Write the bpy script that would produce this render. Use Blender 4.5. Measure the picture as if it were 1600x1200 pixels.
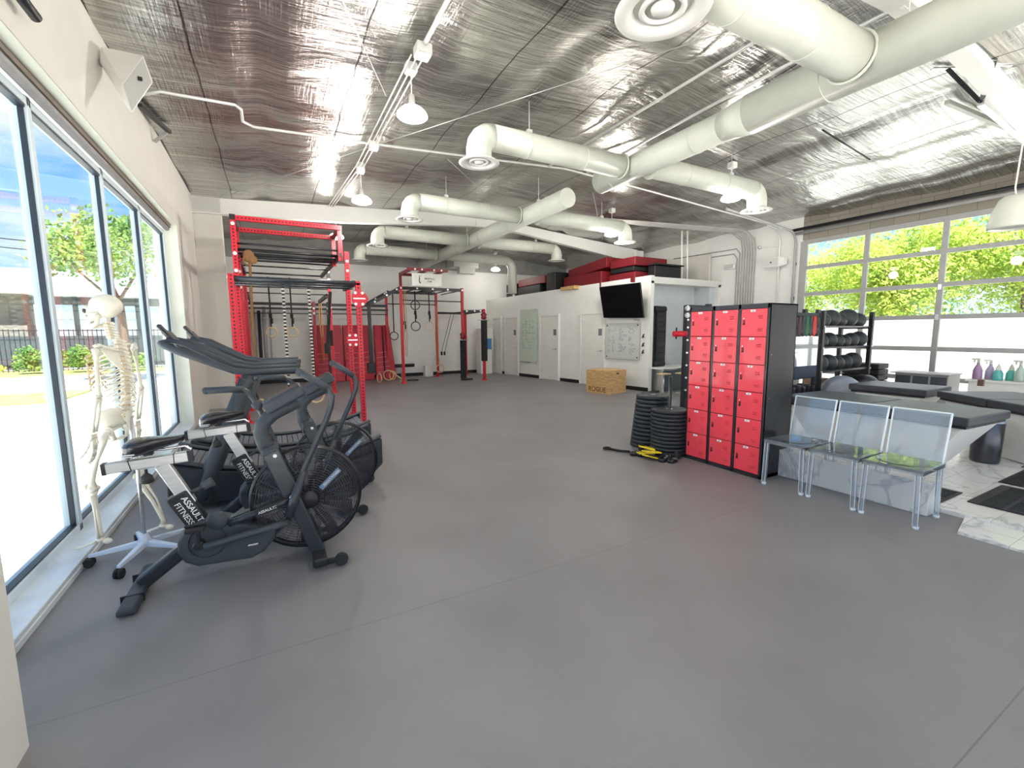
import bpy, bmesh, math, random
from mathutils import Vector, Matrix, Euler
random.seed(7)
PI = math.pi
S = bpy.context.scene
for o in list(bpy.data.objects): bpy.data.objects.remove(o)
COL = S.collection

# ---------------------------------------------------------------- camera
cam_data = bpy.data.cameras.new('camera'); cam = bpy.data.objects.new('camera', cam_data); COL.objects.link(cam)
S.camera = cam
cam_data.sensor_width = 36.0; cam_data.lens = 36.0 * 693.39 / 1600.0; cam_data.clip_start = 0.05; cam_data.clip_end = 400
yaw, pitch, roll = [math.radians(a) for a in (28.416, 6.704, -0.395)]
F = Vector((math.sin(yaw)*math.cos(pitch), math.cos(yaw)*math.cos(pitch), -math.sin(pitch)))
R0 = Vector((math.cos(yaw), -math.sin(yaw), 0)); U0 = R0.cross(F)
R1 = math.cos(roll)*R0 + math.sin(roll)*U0; U1 = -math.sin(roll)*R0 + math.cos(roll)*U0
M = Matrix((R1, U1, -F)).transposed().to_4x4(); M.translation = Vector((0, 0, 1.55)); cam.matrix_world = M

# ---------------------------------------------------------------- colour management
S.view_settings.view_transform = 'Standard'; S.view_settings.look = 'None'
S.view_settings.exposure = 0.55; S.view_settings.gamma = 1.0
S.view_settings.use_curve_mapping = False

# ---------------------------------------------------------------- sky and sun
W = bpy.data.worlds.new('sky'); S.world = W; W.use_nodes = True
nt = W.node_tree; nt.nodes.clear()
def N(nt, t, **kw):
    n = nt.nodes.new(t)
    for k, v in kw.items():
        if k in n.inputs.keys() if isinstance(k, str) else False: n.inputs[k].default_value = v
        else: setattr(n, k, v)
    return n
out = N(nt, 'ShaderNodeOutputWorld'); bg = N(nt, 'ShaderNodeBackground')
tc = N(nt, 'ShaderNodeTexCoord'); sep = N(nt, 'ShaderNodeSeparateXYZ')
nt.links.new(tc.outputs['Generated'], sep.inputs[0])
rmp = N(nt, 'ShaderNodeValToRGB')
e = rmp.color_ramp.elements
e[0].position = 0.0; e[0].color = (.75, .9, 1.0, 1); e[1].position = 0.6; e[1].color = (.06, .22, .62, 1)
x = e.new(.22); x.color = (.18, .47, .92, 1)
nt.links.new(sep.outputs[2], rmp.inputs[0])
mp = N(nt, 'ShaderNodeMapping'); mp.inputs['Scale'].default_value = (1.6, 1.6, 5.0); mp.inputs['Location'].default_value = (1.3, .2, .4)
nt.links.new(tc.outputs['Generated'], mp.inputs[0])
nz = N(nt, 'ShaderNodeTexNoise'); nz.inputs['Scale'].default_value = 1.7; nz.inputs['Detail'].default_value = 7; nz.inputs['Roughness'].default_value = .55
nt.links.new(mp.outputs[0], nz.inputs['Vector'])
r2 = N(nt, 'ShaderNodeValToRGB'); r2.color_ramp.elements[0].position = .46; r2.color_ramp.elements[1].position = .66
nt.links.new(nz.outputs['Fac'], r2.inputs[0])
mx = N(nt, 'ShaderNodeMixRGB'); mx.inputs[2].default_value = (1.0, 1.0, 1.02, 1)
nt.links.new(r2.outputs[0], mx.inputs[0]); nt.links.new(rmp.outputs[0], mx.inputs[1])
nt.links.new(mx.outputs[0], bg.inputs['Color']); bg.inputs['Strength'].default_value = 1.15
nt.links.new(bg.outputs[0], out.inputs[0])

sd = bpy.data.lights.new('sun', 'SUN'); sd.energy = 19.0; sd.angle = math.radians(.6); sd.color = (1, .96, .9)
so = bpy.data.objects.new('sun', sd); COL.objects.link(so); so.location = (0, -10, 20)
so.rotation_euler = Vector((-.04, .75, -1.15)).to_track_quat('-Z', 'Y').to_euler()

# ---------------------------------------------------------------- materials
MATS = {}
def pm(name, col, rough=.5, metal=0., var=.08, scale=6., bump=0., bscale=60., coat=0., trans=0., ior=1.45, spec=.5, vec='Object', stretch=None):
    if name in MATS: return MATS[name]
    m = bpy.data.materials.new(name); m.use_nodes = True; t = m.node_tree; b = t.nodes['Principled BSDF']
    c = N(t, 'ShaderNodeTexCoord'); n = N(t, 'ShaderNodeTexNoise'); n.inputs['Scale'].default_value = scale; n.inputs['Detail'].default_value = 5
    mp_ = N(t, 'ShaderNodeMapping'); t.links.new(c.outputs[vec], mp_.inputs[0])
    if stretch: mp_.inputs['Scale'].default_value = stretch
    t.links.new(mp_.outputs[0], n.inputs['Vector'])
    r = N(t, 'ShaderNodeValToRGB'); lo = [max(0, q*(1-var)) for q in col]; hi = [min(1, q*(1+var)) for q in col]
    r.color_ramp.elements[0].position = .3; r.color_ramp.elements[1].position = .7
    r.color_ramp.elements[0].color = (*lo, 1); r.color_ramp.elements[1].color = (*hi, 1)
    t.links.new(n.outputs['Fac'], r.inputs[0]); t.links.new(r.outputs[0], b.inputs['Base Color'])
    b.inputs['Roughness'].default_value = rough; b.inputs['Metallic'].default_value = metal
    b.inputs['Coat Weight'].default_value = coat; b.inputs['Transmission Weight'].default_value = trans
    b.inputs['IOR'].default_value = ior; b.inputs['Specular IOR Level'].default_value = spec
    if bump:
        n2 = N(t, 'ShaderNodeTexNoise'); n2.inputs['Scale'].default_value = bscale; n2.inputs['Detail'].default_value = 4
        t.links.new(mp_.outputs[0], n2.inputs['Vector'])
        bp = N(t, 'ShaderNodeBump'); bp.inputs['Strength'].default_value = bump; bp.inputs['Distance'].default_value = .01
        t.links.new(n2.outputs['Fac'], bp.inputs['Height']); t.links.new(bp.outputs[0], b.inputs['Normal'])
    MATS[name] = m; return m
def nodes(m): return m.node_tree, m.node_tree.nodes['Principled BSDF']
def math_(t, op, a, b=None):
    n = N(t, 'ShaderNodeMath'); n.operation = op
    for i, v in enumerate((a, b)):
        if v is None: continue
        if hasattr(v, 'links'): t.links.new(v, n.inputs[i])
        else: n.inputs[i].default_value = v
    return n.outputs[0]

def punched(name, col, rough=.35):
    """painted steel upright with a row of square holes along UV v"""
    m = pm(name, col, rough, 0, .06); t, b = nodes(m)
    uv = N(t, 'ShaderNodeUVMap'); s = N(t, 'ShaderNodeSeparateXYZ'); t.links.new(uv.outputs[0], s.inputs[0])
    fv = math_(t, 'FRACT', math_(t, 'MULTIPLY', s.outputs[1], 1/.055))
    a = math_(t, 'LESS_THAN', math_(t, 'ABSOLUTE', math_(t, 'SUBTRACT', fv, .5)), .22)
    c = math_(t, 'LESS_THAN', math_(t, 'ABSOLUTE', s.outputs[0]), .0125)
    h = math_(t, 'MULTIPLY', a, c)
    mix = N(t, 'ShaderNodeMixRGB'); t.links.new(h, mix.inputs[0])
    src = b.inputs['Base Color'].links[0].from_socket; t.links.new(src, mix.inputs[1]); mix.inputs[2].default_value = (.012, .008, .01, 1)
    t.links.new(mix.outputs[0], b.inputs['Base Color']); return m

RED = (.62, .012, .03)
M_redp = punched('red_punched_steel', RED); M_blackp = punched('black_punched_steel', (.02, .021, .025), .4)
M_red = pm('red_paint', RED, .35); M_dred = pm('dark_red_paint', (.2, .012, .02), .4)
M_black = pm('black_steel', (.016, .017, .02), .38); M_rub = pm('black_rubber', (.018, .02, .023), .6, bump=.1)
M_soft = pm('charcoal_grip_foam', (.045, .055, .068), .55, bump=.15, bscale=200)
M_navy = pm('satin_dark_frame', (.022, .028, .036), .33, coat=.15)
M_white = pm('white_paint', (.78, .77, .74), .5, var=.03); M_chrome = pm('chrome', (.8, .8, .82), .12, 1.)
M_bolt = pm('zinc_bolt', (.8, .8, .8), .25, .85); M_alu = pm('brushed_aluminium', (.62, .62, .62), .32, .85, stretch=(1, 1, 14), bump=.05)
M_duct = pm('duct_white_paint', (.60, .62, .55), .42, var=.03, bump=.08, bscale=9)
M_cond = pm('galvanized_conduit', (.74, .74, .72), .35, .35)
M_wood = pm('birch_plywood', (.62, .39, .17), .5, var=.25, scale=2.2, stretch=(3, 3, 16)); M_ring = pm('wooden_ring', (.72, .52, .30), .45)
M_bone = pm('bone_plastic', (.82, .78, .66), .45, var=.07, scale=14, bump=.1); M_bone2 = pm('amber_cartilage', (.78, .58, .36), .5)
M_leg = pm('powder_blue_white_base', (.62, .72, .86), .35); M_yel = pm('yellow_plastic', (.85, .68, .04), .45)
M_text = pm('white_print', (.8, .8, .8), .5); M_ink = pm('dark_print', (.03, .03, .04), .6)
M_tan = pm('tan_strap', (.42, .24, .1), .8); M_strap = pm('black_webbing', (.015, .015, .016), .8)

# ---------------------------------------------------------------- mesh builder
ORG = Vector((0, 0, 0))
class MB:
    def __init__(s): s.v = []; s.f = []; s.uv = []; s.sm = []
    def add(s, vs, fs, uvs=None, smooth=False):
        k = len(s.v); s.v += [Vector(v) for v in vs]
        for i, f in enumerate(fs):
            s.f.append([k+j for j in f]); s.uv.append(uvs[i] if uvs else None); s.sm.append(smooth)
        return s
    def beam(s, p, q, w, h=None, up=(0, 0, 1)):
        """box from p to q, w across, h along 'up'; UV = metres across / along"""
        p = Vector(p); q = Vector(q); h = w if h is None else h; d = (q-p); L = d.length; d.normalize(); up = Vector(up)
        if abs(d.dot(up)) > .98: up = Vector((0, 1, 0)) if abs(d.y) < .9 else Vector((1, 0, 0))
        a = d.cross(up).normalized(); b = a.cross(d).normalized()
        c = [(-1, -1), (1, -1), (1, 1), (-1, 1)]
        vs = [p + a*(x*w/2) + b*(y*h/2) for x, y in c] + [q + a*(x*w/2) + b*(y*h/2) for x, y in c]
        fs = [(3, 2, 1, 0), (4, 5, 6, 7)]; uv = [[(9, 9)]*4, [(9, 9)]*4]
        for i in range(4):
            j = (i+1) % 4; ww = (w if i % 2 == 0 else h)/2
            fs.append((i, j, j+4, i+4)); uv.append([(-ww, 0), (ww, 0), (ww, L), (-ww, L)])
        return s.add(vs, fs, uv)
    def box(s, c, d, rz=0, rot=None):
        c = Vector(c); m = rot.to_matrix() if rot else Matrix.Rotation(rz, 3, 'Z')
        vs = [c + m @ Vector((x*d[0]/2, y*d[1]/2, z*d[2]/2)) for z in (-1, 1) for x, y in ((-1, -1), (1, -1), (1, 1), (-1, 1))]
        fs = [(3, 2, 1, 0), (4, 5, 6, 7), (0, 1, 5, 4), (1, 2, 6, 5), (2, 3, 7, 6), (3, 0, 4, 7)]
        return s.add(vs, fs)
    def hexa(s, lo, hi):
        """8-corner block: 4 lower, 4 upper points (counter-clockwise)"""
        return s.add(list(lo)+list(hi), [(3, 2, 1, 0), (4, 5, 6, 7), (0, 1, 5, 4), (1, 2, 6, 5), (2, 3, 7, 6), (3, 0, 4, 7)])
    def tube(s, pts, r, n=10, closed=False, flat=1.0, smooth=True):
        pts = [Vector(p) for p in pts]; m = len(pts); rs = r if isinstance(r, (list, tuple)) else [r]*m
        tn = []
        for i in range(m):
            a = pts[(i-1) % m] if (closed or i) else pts[i]; b = pts[(i+1) % m] if (closed or i < m-1) else pts[i]
            tn.append((b-a).normalized())
        ref = Vector((0, 0, 1)) if abs(tn[0].z) < .9 else Vector((0, 1, 0))
        u = tn[0].cross(ref).normalized(); vs = []
        for i in range(m):
            u = (u - tn[i]*u.dot(tn[i])).normalized(); w = tn[i].cross(u)
            for k in range(n):
                a = 2*PI*k/n; vs.append(pts[i] + (u*math.cos(a) + w*math.sin(a)*flat)*rs[i])
        fs = []
        for i in range(m if closed else m-1):
            j = (i+1) % m
            for k in range(n):
                l = (k+1) % n; fs.append((i*n+k, i*n+l, j*n+l, j*n+k))
        s.add(vs, fs, None, smooth)
        if not closed:
            k0 = len(s.v)-len(vs); s.f.append([k0+k for k in range(n)][::-1]); s.f.append([k0+(m-1)*n+k for k in range(n)])
            s.uv += [None, None]; s.sm += [False, False]
        return s
    def cyl(s, p, q, r, r2=None, n=16): return s.tube([p, q], [r, r if r2 is None else r2], n)
    def lathe(s, prof, o=(0, 0, 0), axis=(0, 0, 1), n=20, smooth=True):
        o = Vector(o); ax = Vector(axis).normalized(); u = ax.orthogonal().normalized(); w = ax.cross(u); vs = []; fs = []
        for r, z in prof:
            for k in range(n): a = 2*PI*k/n; vs.append(o + ax*z + (u*math.cos(a)+w*math.sin(a))*max(r, 1e-4))
        for i in range(len(prof)-1):
            for k in range(n):
                l = (k+1) % n; fs.append((i*n+k, i*n+l, (i+1)*n+l, (i+1)*n+k))
        return s.add(vs, fs, None, smooth)
    def sph(s, c, r, nu=16, nv=10, rot=None):
        c = Vector(c); r = (r, r, r) if isinstance(r, (int, float)) else r; m = rot.to_matrix() if rot else Matrix.Identity(3); vs = []; fs = []
        for i in range(nv+1):
            t = PI*i/nv
            for k in range(nu):
                a = 2*PI*k/nu; vs.append(c + m @ Vector((r[0]*math.sin(t)*math.cos(a), r[1]*math.sin(t)*math.sin(a), r[2]*math.cos(t))))
        for i in range(nv):
            for k in range(nu):
                l = (k+1) % nu; fs.append((i*nu+k, (i+1)*nu+k, (i+1)*nu+l, i*nu+l))
        return s.add(vs, fs, None, True)
    def prism(s, poly, o, u, v, t):
        """2D polygon in plane (o,u,v) extruded by vector t"""
        o = Vector(o); u = Vector(u); v = Vector(v); t = Vector(t); n = len(poly)
        a = [o+u*x+v*y for x, y in poly]; b = [p+t for p in a]
        fs = [list(range(n))[::-1], [n+i for i in range(n)]] + [(i, (i+1) % n, n+(i+1) % n, n+i) for i in range(n)]
        return s.add(a+b, fs)
    def torus(s, c, nrm, R, r, n=28, m=8, sx=1.):
        c = Vector(c); ax = Vector(nrm).normalized(); u = ax.orthogonal().normalized(); w = ax.cross(u)
        return s.tube([c+(u*math.cos(2*PI*i/n)*sx+w*math.sin(2*PI*i/n))*R for i in range(n)], r, m, True)
    def quad(s, a, b, c, d): return s.add([a, b, c, d], [(0, 1, 2, 3)])
    def build(s, name, mat, parent=None, bevel=0, seg=1, kind=None, subsurf=0, solid=0):
        me = bpy.data.meshes.new(name); org = ORG
        if parent is None:
            xs = [v.x for v in s.v]; ys = [v.y for v in s.v]; zs = [v.z for v in s.v]
            org = Vector(((min(xs)+max(xs))/2, (min(ys)+max(ys))/2, min(zs)))
        me.from_pydata([v-org for v in s.v], [], s.f); me.update()
        uvl = me.uv_layers.new(name='UVMap')
        for p, uv, sm in zip(me.polygons, s.uv, s.sm):
            p.use_smooth = sm
            if uv:
                for li, q in zip(p.loop_indices, uv): uvl.data[li].uv = q
            else:
                for li in p.loop_indices: uvl.data[li].uv = (9, 9)
        bm = bmesh.new(); bm.from_mesh(me); bmesh.ops.recalc_face_normals(bm, faces=bm.faces); bm.to_mesh(me); bm.free()
        me.materials.append(mat); o = bpy.data.objects.new(name, me); COL.objects.link(o)
        if parent is None: o.location = org
        else: o.parent = parent
        if bevel:
            b = o.modifiers.new('bevel', 'BEVEL'); b.width = bevel; b.segments = seg; b.limit_method = 'ANGLE'; b.angle_limit = .6
        if subsurf: q = o.modifiers.new('sub', 'SUBSURF'); q.levels = subsurf; q.render_levels = subsurf
        if solid: q = o.modifiers.new('solid', 'SOLIDIFY'); q.thickness = solid
        if kind: o['kind'] = kind
        return o
def thing(name, label, cat, loc=(0, 0, 0), group=None, rz=0):
    global ORG
    o = bpy.data.objects.new(name, None); COL.objects.link(o); o.location = loc; o.empty_display_size = .1; o.rotation_euler = (0, 0, rz)
    ORG = Vector(loc); return tag(o, label, cat, group)
def tag(o, label=None, cat=None, group=None):
    if label: o['label'] = label
    if cat: o['category'] = cat
    if group: o['group'] = group
    return o
def struct(mb, name, mat, parent=None, **k):
    o = mb.build(name, mat, parent, **k)
    if parent is None: o['kind'] = 'structure'
    return o
def dup(root, loc, rz=None, label=None):
    r = root.copy(); COL.objects.link(r); r.location = loc
    if rz is not None: r.rotation_euler = (0, 0, rz)
    if label: r['label'] = label
    def kids(a, b):
        for ch in a.children:
            c = ch.copy(); COL.objects.link(c); c.parent = b; kids(ch, c)
    kids(root, r)
    return r
def text(body, name, mat, parent, loc, xdir, ydir, size, extrude=.0008, align='CENTER', world=True, bold=1.0):
    c = bpy.data.curves.new(name, 'FONT'); c.body = body; c.size = size; c.extrude = extrude; c.align_x = align; c.align_y = 'CENTER'
    c.offset = size*.012*(bold-1) if bold > 1 else 0
    co = bpy.data.objects.new(name, c); COL.objects.link(co); bpy.context.view_layer.update()
    me = bpy.data.meshes.new_from_object(co); bpy.data.objects.remove(co); bpy.data.curves.remove(c)
    me.name = name; me.materials.clear(); me.materials.append(mat); o = bpy.data.objects.new(name, me); COL.objects.link(o)
    x = Vector(xdir).normalized(); y = Vector(ydir).normalized(); z = x.cross(y).normalized(); y = z.cross(x)
    m = Matrix((x, y, z)).transposed().to_4x4(); m.translation = Vector(loc) - (ORG if parent is not None else Vector((0, 0, 0)))
    o.parent = parent; o.matrix_local = m; return o
def arc(c, r, a0, a1, n, u=(1, 0, 0), v=(0, 0, 1)):
    c = Vector(c); u = Vector(u); v = Vector(v)
    return [c+(u*math.cos(a0+(a1-a0)*i/n)+v*math.sin(a0+(a1-a0)*i/n))*r for i in range(n+1)]
def ceilz(x): return 4.32+.056*x if x < 5 else 5.01-.082*x
# ================================================================ SETTING
XL, XR, YB, YF = -1.19, 11.09, 15.7, -3.0
# --- rubber floor
def floor_mat():
    m = pm('rubber_floor', (.225, .220, .228), .42, 0, .10, 1.3, .22, 260, vec='Object'); t, b = nodes(m)
    c = N(t, 'ShaderNodeTexCoord'); n = N(t, 'ShaderNodeTexNoise'); n.inputs['Scale'].default_value = .7; n.inputs['Detail'].default_value = 8
    t.links.new(c.outputs['Object'], n.inputs['Vector'])
    mr = N(t, 'ShaderNodeMapRange'); mr.inputs[3].default_value = .36; mr.inputs[4].default_value = .56
    t.links.new(n.outputs['Fac'], mr.inputs[0]); t.links.new(mr.outputs[0], b.inputs['Roughness'])
    # roll seams every 1.22 m across y
    s = N(t, 'ShaderNodeSeparateXYZ'); t.links.new(c.outputs['Object'], s.inputs[0])
    f = math_(t, 'FRACT', math_(t, 'MULTIPLY', math_(t, 'ADD', s.outputs[1], .37), 1/1.83))
    g = math_(t, 'LESS_THAN', f, .0035)
    # scattered pale scuffs
    n3 = N(t, 'ShaderNodeTexNoise'); n3.inputs['Scale'].default_value = 9; n3.inputs['Detail'].default_value = 9; n3.inputs['Roughness'].default_value = .8
    t.links.new(c.outputs['Object'], n3.inputs['Vector'])
    r3 = N(t, 'ShaderNodeValToRGB'); r3.color_ramp.elements[0].position = .72; r3.color_ramp.elements[1].position = .80
    r3.color_ramp.elements[1].color = (.5, .5, .5, 1); t.links.new(n3.outputs['Fac'], r3.inputs[0])
    src = b.inputs['Base Color'].links[0].from_socket
    mx1 = N(t, 'ShaderNodeMixRGB'); t.links.new(r3.outputs[0], mx1.inputs[0]); t.links.new(src, mx1.inputs[1]); mx1.inputs[2].default_value = (.3, .3, .3, 1)
    mx2 = N(t, 'ShaderNodeMixRGB'); t.links.new(g, mx2.inputs[0]); t.links.new(mx1.outputs[0], mx2.inputs[1]); mx2.inputs[2].default_value = (.17, .165, .17, 1)
    t.links.new(mx2.outputs[0], b.inputs['Base Color']); return m
M_floor = floor_mat()
struct(MB().box(((XL+XR)/2, (YB+YF)/2, -.06), (XR-XL+.6, YB-YF+.4, .12)), 'floor', M_floor)

def marble(name, tile=None, base=(.78, .78, .76)):
    m = pm(name, base, .22, 0, .03, 2, coat=.2); t, b = nodes(m)
    c = N(t, 'ShaderNodeTexCoord'); w = N(t, 'ShaderNodeTexNoise'); w.inputs['Scale'].default_value = 1.6; w.inputs['Detail'].default_value = 9; w.inputs['Distortion'].default_value = 1.6
    t.links.new(c.outputs['Object'], w.inputs['Vector'])
    r = N(t, 'ShaderNodeValToRGB'); r.color_ramp.elements[0].position = .47; r.color_ramp.elements[1].position = .53
    r.color_ramp.elements[0].color = (*base, 1); r.color_ramp.elements[1].color = (*base, 1); k = r.color_ramp.elements.new(.5); k.color = (.52, .53, .55, 1)
    t.links.new(w.outputs['Fac'], r.inputs[0]); last = r.outputs[0]
    if tile:
        s = N(t, 'ShaderNodeSeparateXYZ'); t.links.new(c.outputs['Object'], s.inputs[0])
        a = math_(t, 'LESS_THAN', math_(t, 'FRACT', math_(t, 'MULTIPLY', s.outputs[0], 1/tile[0])), .008)
        d = math_(t, 'LESS_THAN', math_(t, 'FRACT', math_(t, 'MULTIPLY', s.outputs[1], 1/tile[1])), .01)
        g = math_(t, 'MAXIMUM', a, d); mx = N(t, 'ShaderNodeMixRGB'); t.links.new(g, mx.inputs[0]); t.links.new(last, mx.inputs[1]); mx.inputs[2].default_value = (.35, .34, .33, 1); last = mx.outputs[0]
    t.links.new(last, b.inputs['Base Color']); return m
M_tile = marble('marble_floor_tile', (.6, .3)); M_marble = marble('white_marble')
# raised tile floor and its edge
struct(MB().prism([(4.92, YF+.1), (4.92, 4.6), (XR, 4.6), (XR, YF+.1)], (0, 0, 0), (1, 0, 0), (0, 1, 0), (0, 0, .035)), 'trim_1', M_tile)
struct(MB().prism([(4.5, -1.2), (4.5, 1.22), (4.92, 1.3), (4.92, -1.2)], (0, 0, 0), (1, 0, 0), (0, 1, 0), (0, 0, .02)), 'trim_2', M_tile)
o = MB().box((4.83, 2.12, .14), (.24, 1.3, .28)).build('marble_curb', M_marble, bevel=.004)
tag(o, 'low white marble curb wall behind the clear chairs', 'curb')

# --- walls
M_wall = pm('wall_paint', (.70, .68, .63), .7, 0, .025, 3, .05, 90); M_wallw = pm('white_wall_paint', (.80, .80, .77), .6, 0, .02, 3, .04, 120)
M_block = pm('painted_block', (.56, .54, .47), .75, 0, .05, 3, .15, 60)
t, b = nodes(M_block); c = N(t, 'ShaderNodeTexCoord'); mp_ = N(t, 'ShaderNodeMapping'); mp_.inputs['Rotation'].default_value = (0, PI/2, 0)
br = N(t, 'ShaderNodeTexBrick'); br.inputs['Scale'].default_value = 1.0; br.inputs['Brick Width'].default_value = .4; br.inputs['Row Height'].default_value = .2; br.inputs['Mortar Size'].default_value = .006
cmb = N(t, 'ShaderNodeCombineXYZ'); s = N(t, 'ShaderNodeSeparateXYZ'); t.links.new(c.outputs['Object'], s.inputs[0]); t.links.new(s.outputs[1], cmb.inputs[0]); t.links.new(s.outputs[2], cmb.inputs[1]); t.links.new(cmb.outputs[0], br.inputs['Vector'])
br.inputs['Color1'].default_value = (.25, .23, .19, 1); br.inputs['Color2'].default_value = (.30, .27, .23, 1); br.inputs['Mortar'].default_value = (.16, .15, .13, 1)
t.links.new(br.outputs['Color'], b.inputs['Base Color'])
# left wall: header, far pier, rear stretch, near pier; window opening y 1.9..8.9, z 0.1..3.25
WY0, WY1, WZ0, WZ1 = 2.0, 8.93, .0, 3.27
XO = XL-.32
def slab(x0, x1, y0, y1, z0, z1): return MB().box(((x0+x1)/2, (y0+y1)/2, (z0+z1)/2), (x1-x0, y1-y0, z1-z0))
wl = MB(); 
for (y0, y1, z0, z1) in ((WY0, WY1, WZ1, 4.26), (WY1, YB, 0, 4.26), (YF, WY0-.0, 2.6, 4.26)):
    wl.box(((XO+XL)/2, (y0+y1)/2, (z0+z1)/2), (XL-XO, y1-y0, z1-z0))
wl.box(((XO-.9)/2, 2.04, 1.3), (-.9-XO, .34, 2.6))
struct(wl, 'wall_left', M_wall)
struct(slab(XL, -.72, 10.95, 11.25, 0, 4.3), 'wall_pier', M_wall)
struct(slab(XL-.3, XR+.3, YB, YB+.2, 0, 3.9), 'wall_back', M_wallw)
M_insul = pm('grey_insulation', (.34, .34, .32), .7, .1, .12, 3, .5, 14)
struct(slab(XL-.3, XR+.3, YB-.04, YB+.2, 3.8, 4.75), 'wall_back_upper', M_insul)
# right wall: painted, garage opening y -0.9..6.12, z 0..3.62
GY0, GY1, GZ1 = -.9, 6.16, 3.62
struct(slab(XR, XR+.25, GY1, YB, 0, 4.3), 'wall_right', M_wallw)
struct(MB().box((XR+.125, (GY0+GY1)/2, (GZ1+4.2)/2+.02), (.25, GY1-GY0, 4.2-GZ1+.04)), 'wall_garage_header', M_block)
struct(slab(XR, XR+.25, YF, GY0, 0, 4.3), 'wall_right_near', M_block)
# front wall behind the camera: piers and header around a glazed shopfront
wf = MB()
for (x0, x1, z0, z1) in ((XL-.3, XR+.3, 3.1, 4.75), (XL-.3, -.9, 0, 3.1), (3.0, 3.4, 0, 3.1), (10.6, XR+.3, 0, 3.1)): wf.box(((x0+x1)/2, YF-.1, (z0+z1)/2), (x1-x0, .2, z1-z0))
struct(wf, 'wall_front', M_wall)
# --- foil ceiling
def foil():
    m = pm('foil_insulation', (.50, .48, .45), .24, .95, .10, 1.2); t, b = nodes(m)
    c = N(t, 'ShaderNodeTexCoord')
    def noise(sc, st, det=6, dist=0):
        mp = N(t, 'ShaderNodeMapping'); mp.inputs['Scale'].default_value = st; t.links.new(c.outputs['Object'], mp.inputs[0])
        n = N(t, 'ShaderNodeTexNoise'); n.inputs['Scale'].default_value = sc; n.inputs['Detail'].default_value = det; n.inputs['Distortion'].default_value = dist
        t.links.new(mp.outputs[0], n.inputs['Vector']); return n.outputs['Fac']
    big = noise(.9, (.8, 1.6, 1), 4, .6); fx = noise(7, (.25, 6, 1), 5); fy = noise(7, (7, .3, 1), 5); cr = noise(40, (1, 1, 1), 3)
    s = N(t, 'ShaderNodeSeparateXYZ'); t.links.new(c.outputs['Object'], s.inputs[0])
    crease = math_(t, 'LESS_THAN', math_(t, 'ABSOLUTE', math_(t, 'SUBTRACT', math_(t, 'FRACT', math_(t, 'MULTIPLY', math_(t, 'ADD', s.outputs[0], math_(t, 'MULTIPLY', big, .05)), 1/1.5)), .38)), .006)
    seam = math_(t, 'LESS_THAN', math_(t, 'FRACT', math_(t, 'MULTIPLY', math_(t, 'ADD', s.outputs[1], math_(t, 'MULTIPLY', big, .06)), 1/1.22)), .02)
    h = math_(t, 'ADD', math_(t, 'MULTIPLY', big, 3.2), math_(t, 'ADD', math_(t, 'MULTIPLY', fx, .30), math_(t, 'ADD', math_(t, 'MULTIPLY', fy, .22), math_(t, 'ADD', math_(t, 'MULTIPLY', cr, .05), math_(t, 'MULTIPLY', seam, -.35)))))
    bp = N(t, 'ShaderNodeBump'); bp.inputs['Strength'].default_value = .42; bp.inputs['Distance'].default_value = .05
    t.links.new(h, bp.inputs['Height']); t.links.new(bp.outputs[0], b.inputs['Normal'])
    r = N(t, 'ShaderNodeValToRGB'); r.color_ramp.elements[0].position = .35; r.color_ramp.elements[1].position = .68
    r.color_ramp.elements[0].color = (.34, .33, .31, 1); r.color_ramp.elements[1].color = (.66, .65, .62, 1)
    t.links.new(fx, r.inputs[0]); mx = N(t, 'ShaderNodeMixRGB'); t.links.new(seam, mx.inputs[0]); t.links.new(r.outputs[0], mx.inputs[1]); mx.inputs[2].default_value = (.75, .74, .7, 1)
    mx3 = N(t, 'ShaderNodeMixRGB'); t.links.new(crease, mx3.inputs[0]); t.links.new(mx.outputs[0], mx3.inputs[1]); mx3.inputs[2].default_value = (.10, .095, .09, 1); t.links.new(mx3.outputs[0], b.inputs['Base Color']); return m
M_foil = foil()
ce = MB(); NX, NY = 124, 95; gv = []
for j in range(NY+1):
    for i in range(NX+1):
        x = XL-.3+(XR-XL+.6)*i/NX; y = YF-.2+(YB-YF+.4)*j/NY
        sag = .035*abs(math.sin(PI*y/1.83))*(.6+.4*math.sin(x*1.3+y*.7)) + .02*math.sin(x*2.3+1.1*y) - .05*(1-min(1, abs(((x-3.05+.75) % 1.5)-.75)/.28))**1.0*(-1)
        gv.append((x, y, ceilz(x)+.02-.03*(1-abs(math.sin(PI*y/1.83)))+sag))
ce.add(gv, [(j*(NX+1)+i, j*(NX+1)+i+1, (j+1)*(NX+1)+i+1, (j+1)*(NX+1)+i) for j in range(NY) for i in range(NX)], None, True)
struct(ce, 'ceiling', M_foil)
M_roof = pm('roof_metal', (.4, .4, .4), .6)
struct(MB().hexa([(XL-.33, YF-.3, 4.45), (5, YF-.4, 4.80), (5, YB+.4, 4.80), (XL-.33, YB+.3, 4.45)], [(XL-.33, YF-.3, 4.55), (5, YF-.4, 4.9), (5, YB+.4, 4.9), (XL-.33, YB+.3, 4.55)])
       .hexa([(5, YF-.4, 4.80), (XR+.5, YF-.4, 4.35), (XR+.5, YB+.4, 4.35), (5, YB+.4, 4.80)], [(5, YF-.4, 4.9), (XR+.5, YF-.4, 4.45), (XR+.5, YB+.4, 4.45), (5, YB+.4, 4.9)]), 'ceiling_roof_deck', M_roof)
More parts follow.
